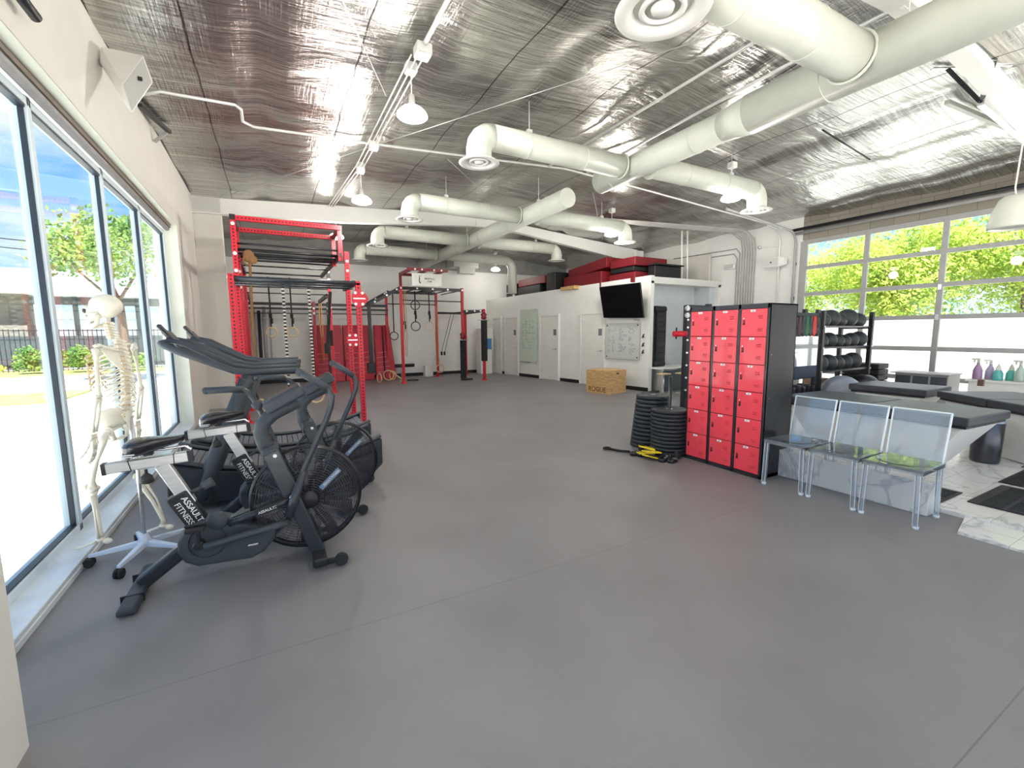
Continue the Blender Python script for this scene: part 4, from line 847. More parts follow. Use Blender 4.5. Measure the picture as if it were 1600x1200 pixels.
# gusset plates with white-edged bolts
def gusset(x, y, z, s=1.):
    g = MB().prism([(-.11*s, -.05*s), (-.06*s, -.13*s), (.06*s, -.13*s), (.13*s, -.05*s), (.15*s, 0), (.13*s, .05*s), (.06*s, .13*s), (-.06*s, .13*s), (-.11*s, .05*s)], (x, y-.045, z), (1, 0, 0), (0, 0, 1), (0, -.012, 0)).build('gusset_plate', M_red, rig, bevel=.003)
    bolts(g, [(x-.055*s, y-.057, z-.09*s), (x+.055*s, y-.057, z-.09*s), (x-.055*s, y-.057, z+.09*s), (x+.055*s, y-.057, z+.09*s)])
    MB().beam((x-.09*s, y-.06, z), (x+.10*s, y-.06, z), .012, .02).build('safety_pin', M_bolt, g)
gusset(XB, 7.75, 2.11); gusset(XB+.02, 8.7, 1.42, .95)
bolts(u3, [(XB, 8.742, z) for z in (2.85, 2.68, 2.4)]); bolts(u4, [(-.43, 8.862, z) for z in (3.36, 2.88, 2.6)], r=.03); bolts(u6, [(1.40, 12.362, z) for z in (2.55, 2.2, 2.9, 3.1)], r=.035)
bolts(u1, [(XA-.038, 7.75, 2.38)], (-1, 0, 0), .02); bolts(u7, [(-.45, 10.262, z) for z in (2.75, 2.45)], r=.03)
for x in (1.22, 1.62): bolts(rig, [(x, 14.85, 2.3), (x, 14.85, 2.15)], r=.035)

rig2 = thing('pull_up_rig', 'red and black rig farther back with a gym sign and an inclined ladder', 'rig', (4.6, 14, 0))
ua = upright(rig2, 3.53, 13.5, 2.95, M_redp); upright(rig2, 5.50, 13.5, 2.95); ub = upright(rig2, 5.12, 14.95, 2.9); uc = upright(rig2, 3.45, 15.1, 2.85)
ud = upright(rig2, 6.05, 13.05, 2.28); ue = upright(rig2, 6.28, 15.15, 2.28)
for (a, b_) in (((3.53, 13.5), (5.5, 13.5)), ((3.45, 15.1), (5.12, 15.0))):
    o = MB().beam((*a, 2.88), (*b_, 2.88), .07, .09).build('top_beam', M_black, rig2)
    bolts(o, [(a[0]+(b_[0]-a[0])*k/4, a[1]-.036, 2.88) for k in range(5)], r=.03)
for k in range(6): x = 3.6+.36*k; MB().cyl((x, 13.5, 2.86), (x-.03, 15.1, 2.86), .018, n=8).build('monkey_bar', M_black, rig2)
MB().beam((4.45, 13.5, 2.86), (4.45, 15.05, 2.86), .06, .06).build('cross_beam', M_black, rig2)
for y in (13.5, 15.1):
    o = MB().beam((2.6, y, 2.36), (3.53, y, 2.9), .07, .09).build('inclined_rail', M_blackp, rig2); bolts(o, [(2.75, y-.04, 2.45), (3.1, y-.04, 2.65), (3.4, y-.04, 2.83)], r=.03)
for k in range(4): x = 2.72+.22*k; MB().cyl((x, 13.5, 2.40+.125*k), (x, 15.1, 2.40+.125*k), .016, n=8).build('ladder_rung', M_black, rig2)
upright(rig2, 2.58, 13.5, 2.34, M_blackp, z0=.5, w=.09); upright(rig2, 2.58, 15.1, 2.34, M_blackp)
MB().box((2.56, 13.45, .52), (.2, .2, .3)).build('counterweight', M_black, rig2, bevel=.01)
MB().cyl((3.5, 13.5, 2.52), (5.5, 13.5, 2.52), .016, n=8).build('thin_bar', M_black, rig2); MB().cyl((3.45, 15.1, 2.50), (5.1, 15.0, 2.50), .016, n=8).build('thin_bar', M_black, rig2)
o = MB().beam((5.5, 13.5, 2.22), (6.05, 13.05, 2.22), .06, .07).build('top_beam', M_black, rig2); bolts(o, [(5.6, 13.37, 2.22), (5.8, 13.2, 2.22), (5.95, 13.08, 2.22)], r=.03)
MB().beam((5.12, 14.95, 2.22), (6.28, 15.15, 2.22), .06, .07).build('top_beam', M_black, rig2); MB().beam((6.05, 13.05, 2.22), (6.28, 15.15, 2.22), .06, .07).build('side_rail', M_black, rig2)
for k in range(3): MB().cyl((5.55+.15*k, 13.45-.13*k, 2.2), (5.4+.3*k, 15.0, 2.2), .014, n=8).build('monkey_bar', M_black, rig2)
# platform with sign
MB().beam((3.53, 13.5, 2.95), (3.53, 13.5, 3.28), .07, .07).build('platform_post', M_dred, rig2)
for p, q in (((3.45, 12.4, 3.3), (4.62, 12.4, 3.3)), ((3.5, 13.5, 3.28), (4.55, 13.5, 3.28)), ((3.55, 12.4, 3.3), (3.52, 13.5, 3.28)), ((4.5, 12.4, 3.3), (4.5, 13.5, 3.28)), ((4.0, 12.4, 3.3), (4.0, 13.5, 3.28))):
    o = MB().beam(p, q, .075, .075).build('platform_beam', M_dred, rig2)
bolts(rig2, [(x, 12.36, 3.3) for x in (3.65, 3.85, 4.2, 4.42)], r=.025)
sg = thing('gym_sign', 'white gym sign with a dark emblem hung on the far rig', 'sign', (4.1, 12.6, 2.9))
M_signw = pm('sign_white', (.74, .74, .70), .5); MB().box((4.07, 12.62, 3.05), (.88, .03, .36)).build('sign_panel', M_signw, sg)
text('MAENLIC', 'lettering', M_ink, sg, (4.15, 12.60, 3.08), (1, 0, 0), (0, 0, 1), .075, bold=1.4); text('GYM', 'lettering', M_ink, sg, (4.13, 12.60, 3.0), (1, 0, 0), (0, 0, 1), .065, bold=1.4)
MB().tube([(3.84, 12.60, 3.17), (3.845, 12.60, 3.08), (3.835, 12.60, 3.0), (3.87, 12.60, 2.95)], [.006, .014, .012, .02], 8, flat=.3).box((3.89, 12.602, 3.15), (.02, .004, .02)).build('emblem', M_ink, sg)
# clamps and foam sleeves on the far posts
for x, y, z0, z1, zc_, lab in ((5.50, 13.5, .05, 1.32, 1.42, 'dark padded sleeve and spiked clamp on the middle far rig post'), (6.05, 13.05, .62, 1.95, 2.05, 'black padded sleeve under a red clamp on the right far rig post')):
    t = thing('post_pad', lab, 'pad', (x, y, z0)); MB().box((x, y-.01, (z0+z1)/2), (.16, .15, z1-z0)).build('sleeve', M_strap, t, bevel=.01)
    MB().lathe([(.05, -.1), (.10, -.06), (.075, 0), (.11, .06), (.05, .12)], (x, y, zc_), n=8).build('clamp', M_dred, t); MB().cyl((x-.25, y-.08, zc_-.12), (x+.15, y-.08, zc_-.12), .012).build('pin', M_alu, t)
tag(MB().box((5.55, 13.35, .03), (.38, .12, .05)).build('floor_plate', M_black, bevel=.01), 'small black floor plate at the foot of the middle far post', 'plate')

# hanging things
def ring_on_strap(x, y, zt, zr, lab, m, grp, R=.115, r=.014, buckle=True):
    t = thing('gymnastic_ring', lab, 'gymnastic ring', (x, y, zr-R), grp)
    MB().beam((x, y, zr+R), (x, y, zt), .035, .005).build('strap', M_strap, t)
    if buckle: MB().box((x, y, zr+R+.28), (.07, .05, .12)).box((x+.02, y, zr+R+.16), (.05, .04, .14)).build('buckle', M_strap, t, bevel=.01)
    MB().torus((x, y, zr), (.15, 1, 0), R, r, 30, 8).build('ring', m, t); return t
G1 = 'rings hanging in the near rig'; G2 = 'rings hanging in the far rig'
ring_on_strap(.04, 12.3, 2.9, 1.58, 'wooden ring on a black strap in the near rig, left of the pair', M_ring, G1)
ring_on_strap(.50, 12.3, 2.9, 1.58, 'wooden ring on a black strap in the near rig, right of the pair', M_ring, G1)
ring_on_strap(3.38, 13.9, 2.85, 1.45, 'black ring low in the far rig, left of the front post', M_black, G2, .12, buckle=False)
ring_on_strap(3.72, 13.9, 2.85, 1.45, 'pale ring low in the far rig, right behind the front post', M_white, G2, .12)
ring_on_strap(4.10, 14.0, 2.85, 1.75, 'black ring on a long strap in the middle of the far rig', M_black, G2, .14)
ring_on_strap(4.15, 14.15, 2.85, 2.42, 'black ring hanging high just under the far rig beams', M_black, G2, .14, buckle=False)
ring_on_strap(4.56, 14.0, 2.85, 1.75, 'wood-edged ring beside the back post of the far rig', M_ring, G2, .14)
M_chk = pm('checked_webbing', (.6, .56, .5), .7); t_, b_ = nodes(M_chk); c_ = N(t_, 'ShaderNodeTexCoord'); s_ = N(t_, 'ShaderNodeSeparateXYZ'); t_.links.new(c_.outputs['Object'], s_.inputs[0])
f_ = math_(t_, 'LESS_THAN', math_(t_, 'FRACT', math_(t_, 'MULTIPLY', s_.outputs[2], 1/.06)), .55); src = b_.inputs['Base Color'].links[0].from_socket; mx_ = N(t_, 'ShaderNodeMixRGB'); t_.links.new(f_, mx_.inputs[0]); t_.links.new(src, mx_.inputs[1]); mx_.inputs[2].default_value = (.015, .012, .012, 1); t_.links.new(mx_.outputs[0], b_.inputs['Base Color'])
for x, lab in ((.24, 'black and white daisy-chain strap hanging at the left of the near rig'), (.64, 'black and white daisy-chain strap hanging at the right of the near rig')):
    t = thing('loop_strap', lab, 'strap', (x, 8.6, .45), 'daisy-chain straps on the near rig'); MB().beam((x, 8.6, .55), (x, 8.6, 2.4 if x < .4 else 2.42), .045, .012, up=(0, 1, 0)).build('webbing', M_chk, t)
    MB().torus((x, 8.6, .47), (.2, 1, 0), .09, .013).build('ring', M_ring, t) if x < .4 else MB().torus((x+.02, 8.6, .45), (.2, 1, 0), .13, .016).build('ring', M_ring, t)
pipe('climbing_rope', 'brown climbing rope knotted to the left side of the near rig', [(-.22, 8.95, 2.94), (-.24, 8.95, 2.3), (-.25, 8.94, 1.6), (-.25, 8.95, .9)], .022, pm('brown_rope', (.22, .11, .045), .9), 'rope')
tag(MB().sph((-.24, 8.95, 2.86), (.09, .07, .11), 12, 8).sph((-.17, 8.93, 2.8), (.06, .05, .07)).torus((-.25, 8.93, 2.78), (0, 1, .2), .07, .018).build('rope_coil', pm('brown_rope', (.22, .11, .045), .9)), 'coiled end of the brown rope tied at the top of the near rig', 'rope')
for x, y, z0, z1, m, nm, lab in ((1.40, 14.7, .7, 2.3, pm('orange_band', (.62, .16, .04), .6), 'resistance_band', 'orange-red resistance band hanging left of the near rig back posts'), (1.15, 12.2, 1.45, 2.3, M_tan, 'resistance_band', 'tan resistance band hanging on the far side of the near rig'), (3.62, 13.42, .8, 2.8, M_tan, 'resistance_band', 'long tan band hanging beside the front post of the far rig'),
    (4.75, 13.9, .5, 2.4, M_tan, 'resistance_band', 'tan band hanging by the back post of the far rig')):
    tag(MB().tube([(x-.02, y, z1), (x-.035, y, (z0+z1)/2), (x-.02, y, z0+.05), (x, y, z0), (x+.02, y, z0+.05), (x+.035, y, (z0+z1)/2), (x+.02, y, z1)], .011, 6).build(nm, m), lab, 'band')
for x, lab in ((5.10, 'black suspension strap slanting down beside the far rig back post'), (5.20, 'second black suspension strap slanting beside the far rig back post')):
    tag(MB().beam((x+.25, 14.1, 2.2), (x-.12, 14.1, .9), .03, .006).box((x-.12, 14.1, .85), (.05, .04, .12)).build('suspension_strap', M_strap), lab, 'strap')
tag(MB().beam((1.08, 9.4, 2.35), (.98, 9.4, 1.3), .06, .01).box((.96, 9.4, 1.25), (.08, .05, .2)).box((1.06, 9.4, 1.45), (.05, .04, .3)).build('suspension_strap', M_strap), 'black suspension strap bunched behind the right posts of the near rig', 'strap')
# long tubes / ladders stored by the left rear wall
for k in range(4):
    x = -.42+.14*k; tag(MB().cyl((x, 15.2, .2), (x+.02, 15.5, 2.35-.12*(k % 2)), .045 if k < 3 else .02, n=10).build('storage_tube', M_gframe if k != 1 else M_black), ['grey tube leaning on the back wall, leftmost in the near rig', 'black tube leaning on the back wall among grey ones', 'grey tube leaning right of the black tube', 'thin grey tube at the right of the leaning bundle'][k], 'tube')
# red folding mats
for x0, x1, y, lab, sk_ in ((1.15, 2.05, 15.35, 'large red gym mat leaning at the left against the back wall', .02), (2.08, 2.98, 15.3, 'large red gym mat leaning second from left on the back wall', .0), (3.02, 3.58, 15.2, 'narrow red folded mat with a black strap on the back wall', .10)):
    t = thing('gym_mat', lab, 'gym mat', ((x0+x1)/2, y, 0), 'red mats leaning on the back wall')
    M_mat = pm('red_mat_vinyl', (.42, .008, .03), .45, bump=.1, bscale=8)
    MB().hexa([(x0, y-.25, 0), (x1+sk_, y-.25, 0), (x1+sk_, y-.1, 0), (x0, y-.1, 0)], [(x0+sk_*.3, y+.05, 1.8), (x1-sk_*.3, y+.05, 1.8), (x1-sk_*.3, y+.2, 1.8), (x0+sk_*.3, y+.2, 1.8)]).build('mat_body', M_mat, t, bevel=.02, seg=2)
    for q in range(5): z = .25+.16*q; dy = -.25+.30*z/1.8; MB().beam((x0+.06, y+dy-.005, z), (x1-.1, y+dy-.005, z+.03), .008, .012).build('fold_seam', pm('pale_red_edge', (.75, .25, .25), .5), t)
    if sk_ > .05: MB().beam((x0+.27, y-.24, .2), (x0+.29, y+.03, 1.75), .04, .012, up=(0, 1, 0)).build('strap', M_strap, t)
tag(MB().torus((3.45, 14.6, .16), (1, .6, 0), .14, .018).build('wooden_ring', M_ring), 'wooden ring standing at the foot of the far rig left post', 'gymnastic ring', 'loose wooden rings on the floor')
tag(MB().torus((3.30, 14.5, .18), (.5, 1, .1), .16, .018).build('wooden_ring', M_ring), 'larger wooden ring leaning by the red mats', 'gymnastic ring', 'loose wooden rings on the floor')
tag(MB().torus((2.9, 14.0, .16), (1, .3, 0), .14, .018).build('wooden_ring', M_ring), 'wooden ring hanging edge-on before the narrow red mat', 'gymnastic ring', 'loose wooden rings on the floor')
tag(MB().torus((5.05, 14.5, .32), (.3, 1, 0), .13, .018).build('wooden_ring', M_ring), 'wooden ring at the foot of the far rig back post', 'gymnastic ring', 'loose wooden rings on the floor')
tag(MB().tube([(3.45, 14.55, .25), (3.6, 14.4, .12), (3.75, 14.2, .02), (3.55, 14.0, .02)], .02, 8).build('rope', M_ring), 'pale rope lying from the rings to the far rig front post', 'rope')
tag(MB().torus((3.95, 14.0, .03), (0, 0, 1), .18, .012).build('coiled_cable', M_strap), 'black coiled cable on the floor right of the far rig front post', 'cable')
t = thing('low_bench', 'black roller bench low behind the far rig front post', 'bench', (3.9, 15.1, 0)); MB().cyl((3.45, 15.2, .42), (4.35, 15.2, .42), .06).build('roller_pad', M_black, t); MB().cyl((3.9, 15.2, 0), (3.9, 15.2, .4), .03).build('leg', M_alu, t)
tag(MB().box((4.85, 15.2, .2), (.28, .28, .4)).build('storage_bin', M_white, bevel=.01), 'small white bin at the foot of the back wall', 'bin')
t = thing('medicine_ball', 'black ball on the floor behind the red front post', 'ball', (-.62, 11.5, 0), None); MB().sph((-.45, 11.0, .16), .16).build('ball_shell', M_rub, t)
tag(MB().torus((-.18, 9.7, .15), (1, .5, .3), .15, .022).torus((-.05, 9.6, .12), (.6, 1, .3), .14, .022).build('hoop_pair', M_ring), 'two pale wooden hoops leaning at the left foot of the near rig', 'gymnastic ring')
# water dispenser
t = thing('water_dispenser', 'tall white water dispenser with a blue panel at the back wall', 'water dispenser', (7.0, 15.1, 0))
MB().box((7.02, 15.15, .45), (.46, .42, .9)).build('cabinet', M_white, t, bevel=.01); MB().box((7.02, 15.12, 1.5), (.46, .48, .38)).build('top_unit', M_white, t, bevel=.015)
MB().box((7.02, 15.25, 1.1), (.46, .25, .42)).build('recess_back', M_signw, t); MB().box((6.80, 15.1, 1.1), (.03, .4, .42)).box((7.24, 15.1, 1.1), (.03, .4, .42)).build('recess_side', M_white, t)
MB().box((7.14, 15.0, 1.12), (.12, .14, .38)).build('blue_panel', pm('blue_panel', (.08, .28, .62), .3), t); MB().box((6.95, 15.05, .98), (.2, .1, .16)).build('spout_block', M_white, t)
MB().box((6.95, 14.935, .80), (.14, .006, .012)).box((6.95, 14.935, .75), (.09, .006, .012)).box((6.93, 14.875, 1.6), (.05, .006, .03)).box((7.03, 14.875, 1.6), (.09, .006, .01)).build('label_print', pm('grey_print', (.3, .3, .32), .6), t)

# ================================================================ ON THE WHITE BOX WALL
def on_wall(s, z, off=.0): return wp(s, z, off)
def panel(mb, s0, s1, z0, z1, o0, o1): return mb.hexa([wp(s0, z0, o0), wp(s1, z0, o0), wp(s1, z0, o1), wp(s0, z0, o1)], [wp(s0, z1, o0), wp(s1, z1, o0), wp(s1, z1, o1), wp(s0, z1, o1)])
M_wb = pm('glass_whiteboard', (.58, .66, .56), .12, coat=.5, var=.03); M_wb2 = pm('grey_whiteboard', (.56, .60, .57), .2, coat=.4, var=.02)
INK = [pm('ink_blue', (.10, .22, .42), .6), pm('ink_brown', (.36, .20, .14), .6), pm('ink_dark', (.14, .18, .16), .6), pm('ink_teal', (.1, .4, .42), .6)]
def scribbles(par, s0, s1, z0, z1, off, cols, rows, amp, seed):
    rnd = random.Random(seed)
    for ci in range(cols):
        m = MB(); a = s0+(s1-s0)*(ci+.08)/cols; b_ = s0+(s1-s0)*(ci+.92)/cols
        for r_ in range(rows):
            if rnd.random() < .2: continue
            z = z1-(z1-z0)*(r_+.5)/rows; e_ = a+(b_-a)*(.35+.65*rnd.random()); n = 4+int(abs(e_-a)/amp/.9); pts = []
            for k in range(n+1): pts.append(wp(a+(e_-a)*k/n, z+(rnd.random()-.5)*amp*1.6, off))
            # split in words
            i = 0
            while i < n-1:
                L = 2+rnd.randrange(4); seg = pts[i:i+L+1]
                if len(seg) > 1: m.tube(seg, amp*.085, 3)
                i += L+1
        if m.v: m.build('handwriting', INK[(ci+seed) % 4], par)
t = thing('whiteboard', 'tall green-tinted glass whiteboard covered with faint writing between two doors', 'whiteboard', tuple(wp(4.85, .5)))
panel(MB(), 5.30, 4.40, .50, 2.30, .03, .045).build('board', M_wb, t, bevel=.003); 
mm = MB()
for s_ in (5.26, 4.44):
    for z in (.55, 2.25): mm.cyl(wp(s_, z, .0), wp(s_, z, .055), .02, n=10)
mm.build('standoff', M_chrome, t); panel(MB(), 5.22, 4.72, .52, .545, .045, .10).build('pen_tray', M_alu, t)
scribbles(t, 5.22, 4.48, .95, 1.95, .048, 4, 10, .05, 1)
t = thing('whiteboard', 'square glass whiteboard with blue and brown writing under the television', 'whiteboard', tuple(wp(.85, .8)))
panel(MB(), 1.42, .27, .80, 1.76, .03, .045).build('board', M_wb2, t, bevel=.003)
mm = MB()
for s_ in (1.36, .33):
    for z in (.86, 1.70): mm.cyl(wp(s_, z, .0), wp(s_, z, .055), .02, n=10)
mm.build('standoff', M_black, t); scribbles(t, 1.36, 1.02, .98, 1.62, .048, 2, 9, .04, 3); scribbles(t, .96, .33, .92, 1.66, .048, 2, 12, .045, 4)
for k, (z, lab) in enumerate(((1.42, 'black marker clipped on the wall right of the square whiteboard, highest'), (1.20, 'black cross-shaped clip on the wall right of the square whiteboard'), (1.02, 'black clip low on the wall right of the square whiteboard'))):
    tag(MB().beam(wp(.20, z-.05, .03), wp(.15, z+.05, .03), .025, .02).beam(wp(.14, z-.04, .03), wp(.19, z+.02, .03), .012, .02).build('marker_clip', M_ink), lab, 'clip')
tag(MB().beam(wp(.45, 1.83, .03), wp(.30, 1.83, .03), .03, .04).beam(wp(.36, 1.84, .05), wp(.30, 1.79, .05), .02, .02).build('sensor_bracket', M_alu), 'small metal bracket on the wall under the television corner', 'bracket')
# tv tilted forward on an arm
t = thing('television', 'black flat television tilted on the white wall', 'television', tuple(wp(.95, 2.3, .2)))
T = [wp(1.40, 1.91, .16), wp(.04, 1.87, .20), wp(.03, 2.73, .40), wp(1.40, 2.73, .36)]
n_ = (T[1]-T[0]).cross(T[3]-T[0]).normalized(); n_ = n_ if n_.dot(nW) > 0 else -n_
MB().hexa([T[0], T[1], T[1]+n_*.045, T[0]+n_*.045], [T[3], T[2], T[2]+n_*.045, T[3]+n_*.045]).build('casing', M_black, t, bevel=.006)
cT = sum(T, Vector())/4; ins = [cT+(p-cT)*.975-n_*.002 for p in T]; MB().add(ins+[p+n_*.003 for p in ins], [(0, 1, 2, 3), (7, 6, 5, 4), (0, 1, 5, 4), (1, 2, 6, 5), (2, 3, 7, 6), (3, 0, 4, 7)]).build('screen', pm('screen_black', (.004, .004, .005), .15, var=.0, spec=.25), t)
MB().beam(wp(.75, 2.33, .0), cT+n_*.05, .10, .10).build('wall_arm', M_black, t)
panel(MB(), .32, .06, 1.9, 2.6, .005, .02).build('wall_patch', M_signw, t)
# faint label marks low on the wall
# plyo box
t = thing('plyo_box', 'birch plywood plyometric box with stencilled lettering by the white wall', 'box', (7.45, 8.6, 0))
P = [Vector((7.20, 8.35, 0)), Vector((7.92, 8.52, 0)), Vector((7.80, 9.24, 0)), Vector((7.08, 9.07, 0))]
def inset(p, k): c_ = (P[0]+P[2])/2; return c_+(p-c_)*k
hgt = .58
for i in range(4):
    a, b_ = P[i], P[(i+1) % 4]; a2, b2 = inset(a, .95), inset(b_, .95)
    MB().hexa([a, b_, b2, a2], [q+Vector((0, 0, hgt)) for q in (a, b_, b2, a2)]).build('side_panel', M_wood, t)
MB().hexa([inset(p, .99)+Vector((0, 0, hgt-.02)) for p in P], [inset(p, 1.0)+Vector((0, 0, hgt+.002)) for p in P]).build('top_panel', M_wood, t)
u = (P[0]-P[3]).normalized(); m_ = (P[3]+P[0])/2; nn = Vector((u.y, -u.x, 0)); nn = -nn if nn.x > 0 else nn
text('ROGUE', 'lettering', pm('burnt_print', (.10, .05, .02), .7), t, m_+nn*.002+Vector((0, 0, .10)), u, (0, 0, 1), .17, bold=1.6)
u2_ = (P[1]-P[0]).normalized(); c2 = (P[0]+P[1])/2+Vector((0, 0, .5)); n2 = Vector((u2_.y, -u2_.x, 0))
MB().beam(c2-u2_*.05+n2*.001, c2+u2_*.05+n2*.001, .006, .035).build('hand_hole', M_ink, t)

# items in the recess of the box end
t = thing('step_platform_rack', 'tall stack of black exercise step platforms standing in the recess', 'exercise steps', (8.85, 8.35, .62))
MB().box((8.86, 8.45, 1.38), (.50, .22, 1.34)).build('platform_body', M_black, t, bevel=.03, seg=2)
for k in range(9): MB().box((8.90, 8.325, .85+.135*k), (.24, .04, .03)).build('platform_ridge', M_rub, t, bevel=.008)
MB().box((8.74, 8.325, 1.38), (.05, .05, 1.3)).build('side_rail', M_rub, t)
for z in (2.1, .70): MB().cyl((8.64, 8.36, z), (9.04, 8.36, z), .085, n=20).build('foam_roller', M_rub, t)
MB().box((8.9, 8.6, 1.4), (.06, .5, .06)).build('wall_bracket', M_black, t)
t = thing('work_table', 'white-topped table with a grey front inside the recess', 'table', (9.3, 8.3, 0))
MB().box((9.25, 8.36, .60), (1.4, .6, .04)).build('table_top', M_wallw, t); MB().prism([(8.85, 0), (9.85, 0), (9.75, .45), (9.55, .56), (8.75, .50)], (0, 8.08, 0), (1, 0, 0), (0, 0, 1), (0, .03, 0)).build('grey_cover', pm('slate_cover', (.07, .09, .10), .6), t)
for x in (8.7, 9.85): MB().box((x, 8.3, .29), (.04, .5, .58)).build('leg', M_alu, t)
for x, y, lab in ((8.42, 7.75, 'small stool with a pale wooden seat on a thin post, left of two'), (8.95, 7.65, 'small stool with a pale wooden seat on a thin post, right of two')):
    t = thing('stool', lab, 'stool', (x, y, 0), 'thin-post stools by the recess'); MB().box((x, y, .50), (.30, .2, .03)).build('seat', M_ring, t, bevel=.008); MB().cyl((x, y, .01), (x, y, .49), .018).build('post', M_alu, t); MB().cyl((x, y, 0), (x, y, .02), .14, n=20).build('base', M_alu, t)
tag(MB().box((8.2, 7.95, .035), (.62, .12, .06), rz=.2).build('foam_block', M_black, bevel=.01), 'flat black block on the floor at the corner of the white wall', 'block')
# stored mats and cases on top of the box room
M_case = pm('black_case', (.010, .010, .011), .5); M_rm = pm('stored_red_vinyl', (.17, .008, .014), .5)
def case(x0, x1, y0, y1, z0, z1, lab, m, nm='storage_case', grp=None, tilt=0):
    t = thing(nm, lab, 'storage case' if m is M_case else 'mat', ((x0+x1)/2, (y0+y1)/2, z0), grp)
    MB().box(((x0+x1)/2, (y0+y1)/2, (z0+z1)/2), (x1-x0, y1-y0, z1-z0), rot=Euler((tilt, 0, 0))).build('body', m, t, bevel=.02, seg=2); return t
ZT = 2.88
t = case(7.95, 8.6, 14.35, 15.1, 2.76, 3.0, 'lower black case stacked at the far end on top of the box room', M_case); MB().box((7.94, 14.7, 2.98), (.01, .7, .02)).box((7.94, 14.5, 2.88), (.01, .14, .05)).build('trim_strip', M_bolt, t)
t = case(7.95, 8.6, 14.35, 15.1, 3.01, 3.30, 'upper black case stacked at the far end on top of the box room', M_case); MB().box((7.94, 14.7, 3.14), (.01, .16, .04)).build('label_print', M_text, t)
case(7.97, 8.6, 12.75, 14.25, 2.76, 3.12, 'long black case on the box room, under a flat red mat', M_case)
case(7.97, 8.8, 12.45, 14.2, 3.13, 3.38, 'flat red mat lying on a long black case on the box room', M_rm, 'stored_mat')
case(8.0, 8.8, 11.9, 12.4, 2.76, 3.42, 'black case standing at the near end of the flat red mat', M_case)
case(8.2, 9.3, 9.9, 11.7, 2.76, 3.22, 'large red block mat on the box room, lower middle', M_rm, 'stored_mat')
case(8.3, 9.4, 9.8, 11.6, 3.24, 3.52, 'red mat lying tilted on top of the large red block', M_rm, 'stored_mat', tilt=-.08)
case(8.35, 9.4, 8.75, 9.75, 2.8, 3.08, 'red mat at the near right of the stored pile on the box room', M_rm, 'stored_mat')
case(8.35, 9.4, 8.8, 9.7, 3.1, 3.22, 'thin black case between red mats on the box room', M_case)
case(8.35, 9.5, 8.75, 9.7, 3.24, 3.46, 'upper red mat nearest the tapered beam end', M_rm, 'stored_mat')
t = case(8.75, 9.7, 7.85+.6, 8.7, 2.9, 3.22, 'open black case at the near corner of the box room roof', M_case); MB().box((9.2, 8.5, 3.24), (1.0, .3, .03)).build('lid', M_case, t)
tag(MB().box((8.05, 11.1, 2.84), (.3, .7, .1)).build('cardboard_piece', M_wood), 'piece of brown cardboard at the roof edge of the box room', 'cardboard')
for x, y, lab in ((9.9, 8.6, 'thin white pipe rising from the box room roof, left of two'), (10.0, 8.5, 'thin white pipe rising from the box room roof, right of two')):
    tag(MB().cyl((x, y, 2.88), (x-.05, y, ceilz(x)), .022).build('vent_pipe', M_wallw), lab, 'pipe')
# upper dividing panel at the right above the box room
struct(MB().box((11.02, 10.2, 3.3), (.06, 3.2, .75)), 'wall_panel_upper', M_wall)
# ================================================================ LOCKERS
M_lock = pm('locker_red', (.86, .065, .095), .32, coat=.25, var=.04); M_lframe = pm('locker_frame_graphite', (.035, .035, .04), .28, .35, .08, coat=.2)
lk = thing('locker_bank', 'three-column bank of red metal lockers in a black cabinet', 'lockers', (4.62, 3.19, 0))
X0, X1, Y0, Y1, H = 4.40, 4.88, 2.71, 3.67, 1.82
m = MB(); m.box(((X0+X1)/2, Y0+.008, H/2), (X1-X0, .016, H)); m.box(((X0+X1)/2, Y1-.008, H/2), (X1-X0, .016, H)); m.box((X1-.008, (Y0+Y1)/2, H/2), (.016, Y1-Y0, H)); m.box(((X0+X1)/2, (Y0+Y1)/2, H-.008), (X1-X0, Y1-Y0, .016)); m.box(((X0+X1)/2, (Y0+Y1)/2, .02), (X1-X0, Y1-Y0, .04))
m.build('cabinet', M_lframe, lk, bevel=.002)
f = MB()
for k, w_ in ((0, .022), (1, .034), (2, .034), (3, .022)): f.box((X0+.008, Y0+.011+k*(Y1-Y0-.022)/3, H/2), (.03, w_, H))
f.box((X0+.008, (Y0+Y1)/2, H-.025), (.03, Y1-Y0, .05)); f.box((X0+.008, (Y0+Y1)/2, .02), (.03, Y1-Y0, .04)); f.build('face_frame', M_lframe, lk, bevel=.002)
cw = (Y1-Y0)/3; dh = (H-.05-.045)/6
